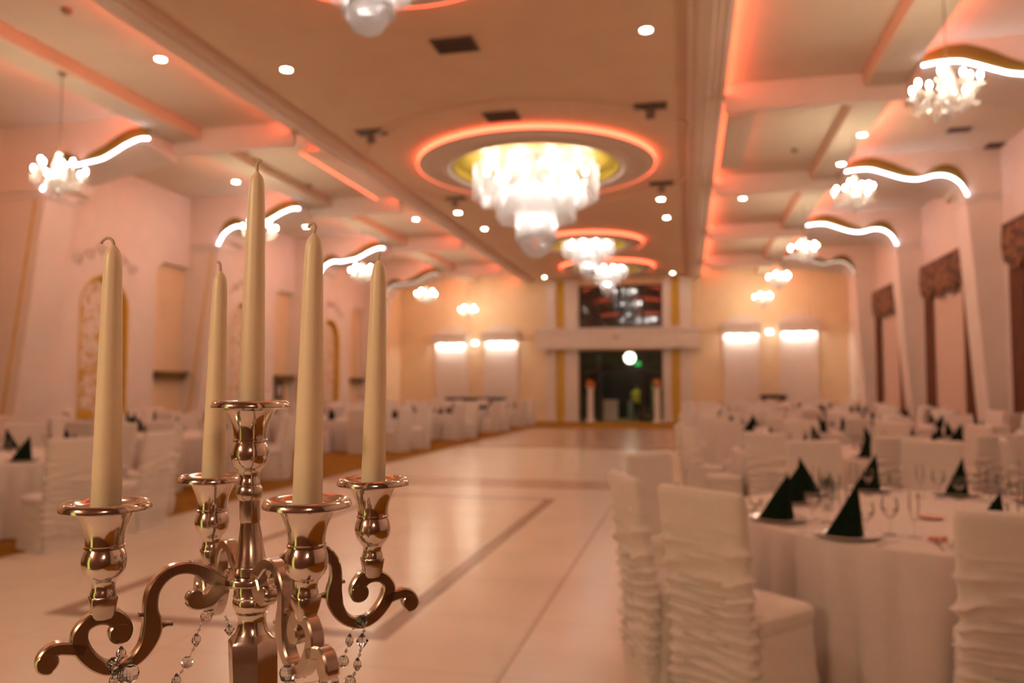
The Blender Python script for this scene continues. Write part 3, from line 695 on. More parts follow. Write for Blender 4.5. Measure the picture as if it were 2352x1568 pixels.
# ------------------------------------------------------------------ ceiling fittings
def downlight(x, y, z, lab, r=.085):
    t = empty('downlight', (x, y, z), 0, lab, 'ceiling light', 'round recessed ceiling lights')
    mb = MB(); mb.lathe([(r + .03, -.0), (r + .03, -.008), (r, -.014), (r - .004, -.004), (r - .004, 0)], 24, cap=False); mb.build('trim_ring', 'wall', t)
    mb = MB(); mb.lathe([(.001, -.010), (r - .004, -.006), (r - .004, -.001)], 24, cap=False); mb.build('lens', 'E_down', t)
for u, v, z, lab in ((658, 159, ZT, 'round ceiling light in the tray ceiling, nearest on the niche side'), (1484, 68, ZT, 'round ceiling light in the tray ceiling, nearest on the window side'),
                     (1113, 525, ZT, 'round ceiling light in the tray, niche side, beyond the largest chandelier'), (1531, 499, ZT, 'round ceiling light in the tray, window side, beyond the largest chandelier'),
                     (1257, 641, ZT, 'round ceiling light in the tray by the entrance, niche side'), (1545, 627, ZT, 'round ceiling light in the tray by the entrance, window side'),
                     (369, 135, ZS, 'round ceiling light on the niche side, nearest the camera'), (542, 417, ZS, 'round ceiling light left of the central candle tip'),
                     (646, 466, ZS, 'round ceiling light between the central and front candle tips'), (703, 520, ZS, 'round ceiling light beside the tip of the front right candle'),
                     (955, 503, ZS, 'round ceiling light on the niche side beside the tray, third bay'), (1151, 631, ZS, 'round ceiling light on the niche side beside the tray, by the end wall'),
                     (976, 638, ZS, 'round ceiling light on the niche side above a small chandelier, by the end wall'), (1980, 309, ZS, 'round ceiling light on the window side rib, nearer one of a pair'),
                     (1932, 376, ZS, 'round ceiling light on the window side rib, farther one of a pair'), (1706, 455, ZS, 'round ceiling light on the window side close to the tray, third bay'),
                     (1661, 604, ZS, 'round ceiling light on the window side close to the tray, by the end wall')):
    p = on_plane(u, v, (0, 0, z), Vector((0, 0, 1)))
    if p.y > 35.3: p = Vector((p.x, 35.3, z))
    if z == ZS and (RIBR[0] - .1 < p.x < RIBR[1] + .35 or RIBL[0] - .1 < p.x < RIBL[1] + .1):
        z = ZRIB; p = on_plane(u, v, (0, 0, z), Vector((0, 0, 1)))
    downlight(p.x, p.y, z, lab)
def vent(u, v, z, w, d, lab, slats=7):
    p = on_plane(u, v, (0, 0, z), Vector((0, 0, 1)))
    t = empty('air_vent', (p.x, p.y, z), 0, lab, 'air vent', 'ceiling air vents')
    mb = MB(); mb.box(-w, w, -d, d, -.012, 0); mb.build('backing', 'vent', t, smooth=False)
    mb = MB()
    for sx in (-1, 1): mb.box(sx * w - .02, sx * w + .02, -d - .02, d + .02, -.03, 0)
    for sy in (-1, 1): mb.box(-w, w, sy * d - .02, sy * d + .02, -.03, 0)
    mb.build('frame', 'vent', t, smooth=False)
    mb = MB()
    for k in range(slats): y = -d + 2 * d * (k + .5) / slats; mb.box(-w, w, y - .015, y + .005, -.026, -.012)
    mb.build('slats', 'vent', t, smooth=False)
vent(1045, 102, ZT, .31, .22, 'dark square air vent in the tray ceiling nearest the camera')
vent(1153, 266, ZT, .31, .22, 'square air vent in the tray ceiling just before the largest medallion')
vent(2305, 332, ZS, .34, .16, 'dark air vent on the window side ceiling, nearer of two'); vent(2262, 352, ZS, .34, .14, 'dark air vent on the window side ceiling, farther of two')
vent(2203, 297, ZS, .2, .1, 'small dark air vent on the window side ceiling')
def spot(u, v, lab, lit):
    p = on_plane(u, v, (0, 0, ZT), Vector((0, 0, 1)))
    t = empty('spotlight', (p.x, p.y, ZT), 0, lab, 'spotlight', 'spotlights around the largest chandelier')
    mb = MB(); mb.box(-.30, .30, -.16, .16, -.03, 0); mb.build('base_plate', 'vent', t, smooth=False)
    mb = MB(); mb.tube([(0, 0, -.03), (0, 0, -.10)], .03, 10); mb.build('neck', 'spotbody', t)
    mb = MB(); mb.lathe([(.05, -.09), (.085, -.11), (.095, -.22), (.085, -.23)], 20); mb.build('lamp_head', 'spotbody' if not lit else 'wall', t)
    mb = MB(); mb.lathe([(.001, -.236), (.08, -.233), (.08, -.228)], 20, cap=False); mb.build('lens', 'E_down' if lit else 'glass', t)
spot(853, 303, 'ceiling spotlight on a dark plate, near left of the largest medallion', False); spot(1494, 243, 'ceiling spotlight on a dark plate, near right of the largest medallion', False)
spot(1045, 455, 'ceiling spotlight on a dark plate, far left of the largest medallion', False); spot(1519, 420, 'ceiling spotlight on a dark plate, far right of the largest medallion', False)
for u, v, lab in ((1052, 488, 'bright round ceiling light past the far left spotlight'), (1518, 457, 'bright round ceiling light past the far right spotlight')):
    p = on_plane(u, v, (0, 0, ZT), Vector((0, 0, 1))); downlight(p.x, p.y, ZT, lab, .095)
for u, v, z, lab in ((153, 22, ZS, 'small round smoke detector on the niche side ceiling, nearest'), (710, 425, ZS, 'small round smoke detector above the front right candle'), (1825, 343, ZS, 'small round smoke detector on the window side ceiling')):
    p = on_plane(u, v, (0, 0, z), Vector((0, 0, 1))); mb = MB(); mb.lathe([(.001, -.07), (.05, -.065), (.07, -.03), (.075, 0)], 20, cap=False)
    tag(mb.build('smoke_detector', 'spotbody', loc=(p.x, p.y, z)), lab, 'smoke detector', 'smoke detectors')

# ------------------------------------------------------------------ big crystal chandeliers
def strands(R, z0, z1, n, lobes, depth, w, cup=0):
    """curtain of narrow crystal rods along a scalloped circle"""
    mb = MB()
    for k in range(n):
        a = 2 * PI * k / n; r = R * (1 - depth * (1 - abs(math.sin(lobes * a / 2)) ** .7))
        jz = random.uniform(-.02, .02) + cup * math.sin(lobes * a / 2) ** 2 * -.06
        x, y = r * math.cos(a), r * math.sin(a); t = a + random.uniform(-.5, .5)
        dx, dy = -math.sin(t) * w, math.cos(t) * w; nx, ny = math.cos(t) * w * .5, math.sin(t) * w * .5
        zz0 = z0 + jz
        mb.add([(x - dx, y - dy, z1), (x + nx, y + ny, z1), (x + dx, y + dy, z1), (x - dx, y - dy, zz0 + .02), (x + nx, y + ny, zz0), (x + dx, y + dy, zz0 + .02)], [(0, 1, 4, 3), (1, 2, 5, 4)])
    return mb
BIGL = ['crystal chandelier cut off by the top of the picture, nearest the camera', 'largest tiered crystal chandelier hanging from the gold medallion', 'tiered crystal chandelier directly behind the largest one', 'tiered crystal chandelier nearest the entrance']
def big_chandelier(i, cx, cy, s):
    t = empty('crystal_chandelier', (cx, cy, ZT), 0, BIGL[i], 'chandelier', 'crystal chandeliers over the dance floor')
    top = .16 if True else 0
    mb = MB(); mb.lathe([(.03, .165), (.3 * s, .12), (.3 * s, .06), (.05, .02), (.05, -.7 * s), (.03, -.7 * s)], 32)
    for R, z in ((1.45, -.06), (.92, -.2), (.46, -.4)):
        mb.tube([(R * s * math.cos(2 * PI * k / 40), R * s * math.sin(2 * PI * k / 40), z * s) for k in range(41)], .014 * s, 6)
        for k in range(8): mb.tube([(R * s * math.cos(PI * k / 4), R * s * math.sin(PI * k / 4), z * s), (.05, 0, z * s)], .009 * s, 5)
    mb.build('ceiling_frame', 'chrome', t)
    tiers = ((1.46, -.06, -.86, 260, 10, .10), (.93, -.20, -1.36, 180, 8, .13), (.47, -.40, -1.86, 110, 6, .10))
    for (R, z1, z0, n, lb, dp) in tiers:
        o = strands(R * s, z0 * s, z1 * s, n, lb, dp, .014 * s + .003).build('crystal_tier', 'crystal', t, smooth=False); o['kind'] = 'stuff'; o['label'] = 'curtain of crystal strands'
    mb = MB()
    for q in range(420):
        zc = 1 - 2 * (q + .5) / 420; a = q * 2.39996; rr = math.sqrt(1 - zc * zc); R = .37 * s
        mb.sphere((R * rr * math.cos(a), R * rr * math.sin(a), -1.83 * s + R * zc), .026 * s, 6, 4)
    o = mb.build('crystal_ball', 'crystal3', t); o['kind'] = 'stuff'; o['label'] = 'ball of crystal beads'
    for R, z, n in ((1.15, -.18, 10), (.68, -.34, 6), (.22, -.6, 3), (.1, -1.35, 2)):
        for k in range(n):
            a = 2 * PI * (k + .3) / n; mb = MB(); mb.sphere((R * s * math.cos(a), R * s * math.sin(a), z * s), .055 * s, 10, 6, 1.5); mb.build('lamp', 'E_big', t)
CHS = [.62, 1.0, .63, .58]
for i, (cx, cy, s) in enumerate(RINGS): big_chandelier(i, cx, cy, CHS[i])

# ------------------------------------------------------------------ small candle chandeliers
def make_small():
    t = empty('candle_chandelier', (0, 0, 0))
    mb = MB(); mb.lathe([(.001, .0), (.06, -.005), (.065, -.03), (.02, -.06), (.001, -.06)], 20, cap=False); can = mb.build('ceiling_cap', 'spotbody', t)
    mb = MB(); mb.tube([(0, 0, -.05), (0, 0, -.80)], .008, 6); rod = mb.build('chain', 'spotbody', t)
    mb = MB(); mb.lathe([(.02, -.80), (.05, -.82), (.03, -.86), (.07, -.92), (.10, -1.02), (.06, -1.10), (.09, -1.16), (.13, -1.24), (.05, -1.32), (.04, -1.40), (.07, -1.45), (.02, -1.5), (.005, -1.55)], 20); mb.build('glass_stem', 'crystal2', t)
    for k in range(9):
        a = 2 * PI * k / 9; c, s = math.cos(a), math.sin(a); tier = 0 if k % 3 else .10
        R = .39 - (.12 if tier else 0)
        pts = spline([(.05 * c, .05 * s, -1.22), (.16 * c, .16 * s, -1.33), (.29 * c, .29 * s, -1.30), (R * c, R * s, -1.18 + tier)], 5)
        mb = MB(); mb.tube(pts, .011, 6); arm = mb.build('arm', 'crystal2', t)
        mb = MB(); mb.lathe([(.008, -.02), (.055, .0), (.06, .012), (.015, .012), (.014, .07)], 12, (R * c, R * s, -1.18 + tier)); mb.build('candle_cup', 'crystal2', arm)
        mb = MB(); mb.sphere((R * c, R * s, -1.06 + tier), .024, 8, 6, 1.7); mb.build('bulb', 'E_bulb', t)
    mb = MB()
    for k in range(90):
        a = random.uniform(0, 2 * PI); rr = random.uniform(.05, .42); z = -1.22 - random.uniform(0, .12) - .28 * (1 - rr / .42) * random.random()
        mb.sphere((rr * math.cos(a), rr * math.sin(a), z), random.uniform(.012, .022), 6, 4, 1.6)
    for k in range(60):
        a = random.uniform(0, 2 * PI); z = -.85 - .4 * random.random(); rr = .05 + .25 * (-z - .85) * random.uniform(.6, 1)
        mb.sphere((rr * math.cos(a), rr * math.sin(a), z), .014, 6, 4, 1.4)
    o = mb.build('crystal_drops', 'crystal2', t); o['kind'] = 'stuff'; o['label'] = 'hanging clear crystal drops'
    return t
SM = make_small(); first = True
for side, lst in ((-1, ((165, 400, 10.5), (600, 530, 16.6), (833, 628, 22.7), (980, 680, 28.8), (1077, 715, 34.8))), (1, ((2155, 215, 10.5), (1963, 447, 16.6), (1840, 577, 22.7), (1785, 642, 28.8), (1750, 687, 34.8)))):
    for k, (u, v, Y) in enumerate(lst):
        p = yat(u, v, Y); o = SM if first else copy_tree(SM); first = False
        xx = min(max(p.x, (RIBR[0] + .2) if side > 0 else (RIBL[0] + .2)), (RIBR[1] - .2) if side > 0 else (RIBL[1] - .1))
        drop = ZRIB - (p.z + 1.17); o.location = (xx, Y, p.z + 1.17)
        o['label'] = 'small candle-bulb crystal chandelier on the %s side, %s from the camera' % (side_name[side], ['nearest', 'second', 'third', 'fourth', 'farthest'][k]); o['category'] = 'chandelier'; o['group'] = 'small candle chandeliers'
        if abs(drop) > .004:
            for ch in o.children:
                if ch.name.startswith('ceiling_cap'): ch.location.z += drop
                if ch.name.startswith('chain'):
                    ch.location.z = -.80 * (1 - (.75 + drop) / .75) if False else 0
                    sc = (.75 + drop) / .75; ch.scale.z = sc; ch.location.z = -.80 * (1 - sc)

# ------------------------------------------------------------------ covered chair
def make_chair():
    t = empty('banquet_chair', (0, 0, 0)); rnd = random.Random(3)
    ph = [rnd.uniform(0, 6.28) for _ in range(12)]
    NZ, NS = 210, 44
    def ruche(z, s, side):
        env = max(0, min(1, (z - .03) / .10)) * max(0, min(1, (.93 - z) / .22))
        f = 19 + 4 * math.sin(2.3 * z + ph[0])
        p = 2 * PI * f * z * .92 + 1.6 * math.sin(3.1 * s + ph[1] + 5 * z) + .9 * math.sin(7.3 * s + ph[2] - 9 * z) + 1.2 * math.sin(17 * z + ph[3])
        r = 1 - abs(math.sin(p / 2)); r2 = .5 + .5 * math.sin(p * .53 + 4 * s + ph[4])
        return env * (.026 * r ** 1.4 + .014 * r2 * r) * side
    rings = []
    for j in range(NZ + 1):
        u = j / NZ; z = 1.05 * u
        lean = -.215 - max(0, z - .42) * .13 + .0
        w = .215 + .035 * u; th = .042 - .006 * u
        if z > 1.01: q = (z - 1.01) / .04; w -= .012 * q * q; th *= math.sqrt(max(.02, 1 - q * q * .9))
        ring = []
        for k in range(NS):
            a = 2 * PI * k / NS; c, s = math.cos(a), math.sin(a); e = .28
            x = w * math.copysign(abs(c) ** e, c); y = th * math.copysign(abs(s) ** .55, s)
            rear = 1.0 if s < -.05 else (.55 if abs(c) > .9 else .12)
            d = ruche(z, x * 4, rear)
            n = Vector((c * .6 if abs(c) > .8 else 0, math.copysign(1, s), 0)).normalized() if abs(s) > .15 else Vector((math.copysign(1, c), 0, 0))
            ring.append((x + n.x * d, lean + y + n.y * d - .014 * (1 - (x / w) ** 2) * (u ** 2), z))
        rings.append(ring)
    mb = MB(); mb.loops(rings); mb.build('backrest', 'cloth', t)
    # seat cushion
    rings = []
    for z, g in ((.405, .0), (.44, .012), (.475, .010), (.490, -.004), (.497, -.03), (.5, -.1)):
        ring = []
        for k in range(40):
            a = 2 * PI * k / 40; c, s = math.cos(a), math.sin(a)
            ring.append(((.228 + g) * math.copysign(abs(c) ** .3, c), .035 + (.225 + g) * math.copysign(abs(s) ** .3, s), z))
        rings.append(ring)
    mb = MB(); mb.loops(rings); mb.build('seat', 'cloth', t)
    rings = []
    for j in range(25):
        u = j / 24; z = .405 * (1 - u) + .002; ring = []
        for k in range(60):
            a = 2 * PI * k / 60; c, s = math.cos(a), math.sin(a)
            g = .004 + .02 * u + .006 * math.sin(9 * a + ph[5]) * u + (1 - abs(math.sin(28 * z + 2 * math.sin(2 * a)))) * .005
            ring.append(((.226 + g) * math.copysign(abs(c) ** .3, c), .035 + (.222 + g) * math.copysign(abs(s) ** .3, s), z))
        rings.append(ring)
    mb = MB(); mb.loops(rings); mb.build('skirt', 'cloth', t)
    return t
CH = make_chair(); ch_first = True
def place_chair(x, y, facing, label, group):
    """facing: direction angle the sitter looks to"""
    global ch_first
    o = CH if ch_first else copy_tree(CH); ch_first = False
    o.location = (x, y, 0.0); o.rotation_euler = (0, 0, facing - PI / 2)
    tag(o, label, 'chair', group); return o

# ------------------------------------------------------------------ tables
TR = 1.25
def make_cloth():
    n = 240; mb = MB(); rings = []
    def ring(r, z, amp, lob=19, ph=0.0):
        def fold(a):
            v = math.sin(lob * a + 1.5 * math.sin(3 * a) + 1.1 * math.sin(7 * a)); return .75 * (1 - 2 * (1 - abs(v)) ** 1.5) + .3 * math.sin(11 * a + 1)
        return [((r + amp * fold(a) * .8) * math.cos(a), (r + amp * fold(a) * .8) * math.sin(a), z) for a in (2 * PI * k / n for k in range(n))]
    rings = [ring(.02, .752, 0), ring(.7, .752, 0), ring(TR - .02, .752, 0), ring(TR + .004, .748, 0), ring(TR + .010, .735, 0.004), ring(TR + .012, .69, .017), ring(TR + .016, .62, .030), ring(TR + .02, .47, .044), ring(TR + .024, .3, .054), ring(TR + .028, .12, .060), ring(TR + .03, .01, .062)]
    mb.loops(rings, cap=False); mb.add(rings[0], [tuple(range(n))]); return mb
def make_table():
    mb = MB(); mb.lathe([(.03, .715), (TR - .01, .715), (TR - .006, .745), (.03, .745)], 64); t = mb.build('banquet_table', 'relief')
    mb = MB(); mb.lathe([(.35, 0), (.33, .04), (.06, .08), (.05, .66), (.3, .714)], 24); mb.build('pedestal', 'frame', t)
    return t
def make_plate():
    t = empty('place_plate', (0, 0, 0))
    mb = MB(); mb.lathe([(.001, .004), (.09, .003), (.10, .0), (.11, .004), (.155, .018), (.16, .021), (.155, .022), (.11, .010), (.09, .008), (.001, .008)], 40, cap=False); mb.build('charger', 'plate', t); return t
def make_napkin():
    mb = MB()
    ap = (.058, .01, .262)
    P = [(-.118, -.015, 0), (.02, -.06, 0), (.085, .015, 0), (.0, .07, 0)]
    mb.add(P + [ap], [(0, 1, 4), (1, 2, 4), (2, 3, 4), (3, 0, 4), (3, 2, 1, 0)])
    # folded lip in front
    mb.add([(.022, -.066, .001), (.086, .006, .001), (.060, .0, .25), (.038, -.066, .001)], [(0, 3, 2), (3, 1, 2), (0, 2, 1)])
    mb.add([(-.06, -.045, .001), (.022, -.068, .001), (.056, .004, .255), (-.02, -.064, .001)], [(0, 3, 2), (3, 1, 2), (0, 2, 1)])
    return mb.build('folded_napkin', 'napkin', smooth=False)
def make_wine(nm, bowl_r, bowl_h, stem, lip):
    t = empty(nm, (0, 0, 0)); zb = stem
    mb = MB(); mb.lathe([(.001, zb), (.012, zb + .003), (bowl_r * .75, zb + bowl_h * .22), (bowl_r, zb + bowl_h * .5), (bowl_r * .92, zb + bowl_h * .8), (lip, zb + bowl_h), (lip - .001, zb + bowl_h), (bowl_r * .9, zb + bowl_h * .8), (bowl_r - .002, zb + bowl_h * .5), (.001, zb + .008)], 24, cap=False); mb.build('bowl', 'glass', t)
    mb = MB(); mb.lathe([(.032, 0), (.031, .003), (.008, .008), (.0045, .03), (.0045, zb - .012), (.012, zb + .002)], 20); mb.build('stem', 'glass', t); return t
def make_knife(nm, fork):
    mb = MB(); z = .0015
    if fork:
        mb.box(-.004, .004, -.10, .03, 0, .003); mb.box(-.012, .012, .03, .05, 0, .003)
        for q in (-.0105, -.0035, .0035, .0105): mb.box(q - .0018, q + .0018, .05, .095, 0, .003)
    else: mb.box(-.006, .006, -.11, .0, 0, .004); mb.hexa([(-.006, 0, 0), (.006, 0, 0), (.009, .10, 0), (-.006, .11, 0), (-.006, 0, .002), (.006, 0, .002), (.009, .10, .002), (-.006, .11, .002)])
    return mb.build(nm, 'cutlery', smooth=False)
clo = make_cloth().build('tablecloth', 'linen'); tab = make_table(); PLT = make_plate(); NAP = make_napkin()
WG = make_wine('wine_glass', .042, .105, .085, .034); FL = make_wine('champagne_flute', .026, .145, .085, .022); WT = make_wine('water_goblet', .044, .10, .055, .038)
FK = make_knife('table_fork', True); KN = make_knife('table_knife', False)
USED = {}
def inst(src, loc, rz, label, cat, group):
    o = copy_tree(src) if USED.get(src.name) else src; USED[src.name] = True
    o.location = loc; o.rotation_euler = (0, 0, rz); tag(o, label, cat, group); return o
ORD = ['first', 'second', 'third', 'fourth', 'fifth', 'sixth', 'seventh']
def seatword(k, n, base):
    if k == 0: return 'nearest the %s' % base
    if k * 2 == n: return 'opposite the %s side' % base
    if k < n / 2: return '%s clockwise from the %s' % (ORD[k - 1], base)
    return '%s counterclockwise from the %s' % (ORD[n - k - 1], base)
def table_set(x, y, tname, gname, base, a0, seats, detail, skip=(), rad=1.95):
    """seats: list of (angle, chair radius, twist)"""
    inst(tab, (x, y, 0), 0, 'round banquet table hidden under cloth, %s' % tname, 'table', 'round banquet tables')
    inst(clo, (x, y, 0), random.uniform(0, 6), 'white floor-length cloth on the %s' % tname, 'tablecloth', 'white round tablecloths')
    n = len(seats)
    for k, st in enumerate(seats):
        a, r, tw = st[:3]
        sw = seatword(k, n, base)
        if r: place_chair(x + r * math.cos(a), y + r * math.sin(a), a + PI + tw, 'white ruched chair %s, %s' % (sw, tname), 'white covered chairs')
        if detail <= 0: continue
        pr = TR - .20
        if len(st) > 3: a, pr = st[3], st[4]
        px, py = x + pr * math.cos(a), y + pr * math.sin(a); ez = .753
        def at(dr, dt): rr = pr + dr; return (x + rr * math.cos(a) - dt * math.sin(a), y + rr * math.sin(a) + dt * math.cos(a), ez)
        inst(PLT, (px, py, ez), a, 'silver-rimmed plate %s, %s' % (sw, tname), 'plate', 'place plates')
        inst(NAP, (px, py, ez + .0082), (st[5] if len(st) > 5 else a + PI / 2 + random.uniform(-.5, .5)), 'dark green folded napkin %s, %s' % (sw, tname), 'napkin', 'folded green napkins')
        if detail >= 2:
            inst(WG, at(-.24, .10), 0, 'clear wine glass %s, %s' % (sw, tname), 'wine glass', 'wine glasses')
            inst(WT, at(-.22, -.02), 0, 'clear water goblet %s, %s' % (sw, tname), 'goblet', 'water goblets')
        if detail >= 3:
            inst(FL, at(-.27, .21), 0, 'tall champagne flute %s, %s' % (sw, tname), 'champagne flute', 'champagne flutes')
            inst(FK, at(.0, -.20), a + PI / 2, 'steel fork %s, %s' % (sw, tname), 'fork', 'forks'); inst(KN, at(.0, .21), a + PI / 2, 'steel knife %s, %s' % (sw, tname), 'knife', 'knives')
def ring_seats(n, a0, r=1.64, jit=.05): return [(a0 - 2 * PI * k / n, r + random.uniform(-jit, jit), random.uniform(-.12, .12)) for k in range(n)]
D = math.radians
# nearest right table, placed seat by seat
T1 = (1.5, 5.1)
seats1 = [(D(207), 1.75, D(-6), D(202), 1.08, D(0)), (D(165), 1.60, D(-20), D(157), .90, D(-15)), (D(130), 0, 0), (D(100), 2.0, D(3), D(100), 1.14, D(0)), (D(76), 2.25, D(0), D(70), 1.05, D(20)), (D(43), 1.65, D(2)), (D(15), 0, 0), (D(-15), 0, 0), (D(-43), 1.65, 0), (D(-70), 1.65, 0), (D(-97.5), 1.62, D(-6)), (D(-136.0), 1.75, D(4), D(230), 1.12, D(8))]
table_set(*T1, 'nearest right-hand table', '', 'dance floor', 0, seats1, 3)
for k in range(1, 6):
    table_set(1.8, 5.1 + 5.1 * k, '%s right aisle table' % ORD[k], '', 'dance floor', 0, ring_seats(10, D(190 if k > 1 else 203)), 3 if k == 1 else (2 if k < 3 else 1))
for k in range(6):
    table_set(4.75, 7.65 + 5.1 * k, '%s window row table' % ORD[k], '', 'dance floor', 0, ring_seats(10, D(168), 1.62, .02), 2 if k < 3 else 1)
seatsL = [(D(4), 1.82, D(-3)), (D(-27), 2.0, D(6)), (D(-62), 1.7, 0), (D(-97), 1.6, 0), (D(-132), 1.6, 0), (D(-165), 1.6, 0), (D(160), 1.6, 0), (D(125), 1.6, 0), (D(85), 1.6, 0), (D(42), 1.65, 0)]
table_set(-7.7, 7.2, 'first left aisle table', '', 'dance floor', 0, seatsL, 2)
for k, (tx, ty) in enumerate(((-8.5, 11.5), (-8.4, 18.6), (-8.35, 23.1), (-8.35, 27.6), (-8.3, 32.1))): table_set(tx, ty, '%s left aisle table' % ORD[k + 1], '', 'dance floor', 0, ring_seats(10, D(8 if k else -22)), 2 if k < 1 else 1)
for k, ty in enumerate((9.2, 15.2, 20.6, 25.2, 29.8)): table_set(-11.6 if k != 0 else -11.5, ty, '%s niche wall table' % ORD[k], '', 'dance floor', 0, ring_seats(10, D(-12), 1.62, .02), 1)
# bits on the nearest table
mb = MB(); mb.lathe([(.001, .003), (.05, .003), (.07, .014), (.072, .016), (.05, .008), (.001, .008)], 24, cap=False); tr_ = mb.build('candy_dish', 'bread', loc=(1.37, 4.95, .753)); tag(tr_, 'small orange candy dish lying on the nearest white table', 'dish')
mb = MB(); mb.box(-.05, .05, -.035, .035, 0, .004); fc = mb.build('favour_card', 'paper', loc=(1.2, 4.22, .753), smooth=False); fc.rotation_euler = (0, 0, .4); tag(fc, 'small printed card with pink sweets on the nearest white table', 'card')
mb = MB()
for q in range(7): mb.sphere((random.uniform(-.04, .04), random.uniform(-.025, .025), .014), .011, 10, 6, .8)
mb.build('sweets', 'orange', fc)
for (px, py, lab) in ((.42, 5.28, 'small glass tealight bowl at the left rim of the nearest table'), (.36, 4.98, 'small glass tealight bowl beside the left plate of the nearest table')):
    t = empty('tealight_bowl', (px, py, .753), 0, lab, 'tealight', 'tealight bowls')
    mb = MB(); mb.lathe([(.001, .002), (.03, .002), (.04, .02), (.035, .045), (.033, .045), (.037, .02), (.028, .006), (.001, .006)], 20, cap=False); mb.build('bowl', 'glass', t)
    mb = MB(); mb.lathe([(.001, .007), (.02, .007), (.02, .022), (.001, .022)], 16, cap=False); mb.build('tealight', 'wax', t)

# ------------------------------------------------------------------ candelabrum
HUB = Vector((-.4405, .7165, 0)); HD = .797
def zpx(v, u=575): return on_plane(u, v, (HUB.x, HUB.y, 0), Vector((-.213, .975, 0)).normalized()).z
CANDLES = {'left': Vector((-.527, .618, 1.391)), 'front': Vector((-.334, .638, 1.397)), 'backleft': Vector((-.544, .808, 1.395)), 'backright': Vector((-.337, .793, 1.398))}
CTOP = zpx(932)
cd = empty('candelabrum', (HUB.x, HUB.y, .76), 0, 'five-armed polished silver candelabrum with scrolled arms in the foreground', 'candelabrum')
def P(o): o.location = Vector(o.location) - Vector((HUB.x, HUB.y, .76)); return o
def lean(mb, zp=1.405, k=.042):
    mb.v = [tuple(Vector(p) + Vector((right.x, right.y, 0)) * (k * (zp - p[2]))) for p in mb.v]; return mb
def cup_prof(k=1.0):
    """holder: dish, flared cup, ring, ball, neck; z=0 at the candle seat"""
    return [(.012, -.0), (.0150, -.001), (.023, -.0002), (.030, .0024), (.0345, .0052), (.0362, .0054), (.0378, .0040), (.0392, -.0002), (.0390, -.0014), (.0370, -.0022), (.030, -.0030), (.0248, -.0045), (.0228, -.0075), (.0205, -.013), (.0182, -.019), (.0168, -.026), (.0163, -.031), (.0163, -.0335), (.0172, -.0345), (.0172, -.0362), (.0160, -.0372), (.0178, -.041), (.0190, -.046), (.0192, -.050), (.0182, -.056), (.0158, -.061), (.0128, -.0645), (.0118, -.0650), (.0103, -.068), (.0098, -.072), (.0100, -.0745), (.0110, -.0765), (.0110, -.080)]
def hexdish(r, z, t):  # dishes have a gently faceted rim
    return r
for nm, c in list(CANDLES.items()):
    mb = MB(); mb.lathe([(r, z) for r, z in cup_prof()], 40, (c.x, c.y, c.z))
    o = P(mb.build('candle_cup', 'silver', cd))
mb = MB(); c = Vector((HUB.x, HUB.y, CTOP)); prof = cup_prof()
mb.lathe(prof, 40, tuple(c)); P(mb.build('candle_cup', 'silver', cd))
zc = CTOP - .080
mb = MB(); mb.lathe([(.0105, zc), (.0128, zc - .003), (.0135, zc - .009), (.012, zc - .014), (.0102, zc - .016), (.0102, zc - .017), (.0102, zpx(1193)), (.0098, zpx(1195)), (.0095, zpx(1200)), (.0150, zpx(1294)), (.0162, zpx(1297)), (.0166, zpx(1300)), (.0166, zpx(1318))], 12, (HUB.x, HUB.y, 0))
P(lean(mb).build('upper_stem', 'silver_b', cd, smooth=True))
mb = MB(); zz = zpx
mb.lathe([(.020, zz(1319)), (.0268, zz(1321)), (.0275, zz(1324)), (.0275, zz(1333)), (.0262, zz(1336)), (.0195, zz(1338)), (.0175, zz(1342)), (.0172, zz(1362)), (.0182, zz(1366)), (.0175, zz(1370)), (.0188, zz(1378)), (.0185, zz(1388)), (.0165, zz(1398)), (.0148, zz(1402)), (.0156, zz(1405)), (.0140, zz(1412)), (.0136, zz(1424)), (.0146, zz(1438)), (.0172, zz(1450.5))], 36, (HUB.x, HUB.y, 0))
P(lean(mb).build('turned_stem', 'silver', cd))
# hexagonal column below, down to its foot on the table
mb = MB(); z1_ = zz(1468); dz = -1
rings = []
for r, z, n6 in ((.0172, zz(1450), 0), (.0205, zz(1460), .6), (.0238, zz(1470), 1), (.0236, zz(1510), 1), (.0228, zz(1600), 1), (.0200, 1.02, 1), (.018, .93, 1)):
    ring = []
    for k in range(36):
        a = 2 * PI * k / 36; q = a % (PI / 3) - PI / 6; f = 1 + n6 * (math.cos(PI / 6) / math.cos(q) * 1.06 - 1)
        rr = r * f; a2 = a + D(12); ring.append((HUB.x + rr * math.cos(a2), HUB.y + rr * math.sin(a2), z))
    rings.append(ring)
mb.loops(rings); P(lean(mb).build('hexagonal_column', 'silver_b', cd))
mb = MB(); mb.lathe([(.018, .935), (.026, .925), (.028, .91), (.02, .895), (.024, .875), (.05, .82), (.085, .785), (.10, .775), (.10, .7612), (.02, .7612)], 40, (HUB.x, HUB.y, 0)); P(lean(mb).build('foot', 'silver', cd))

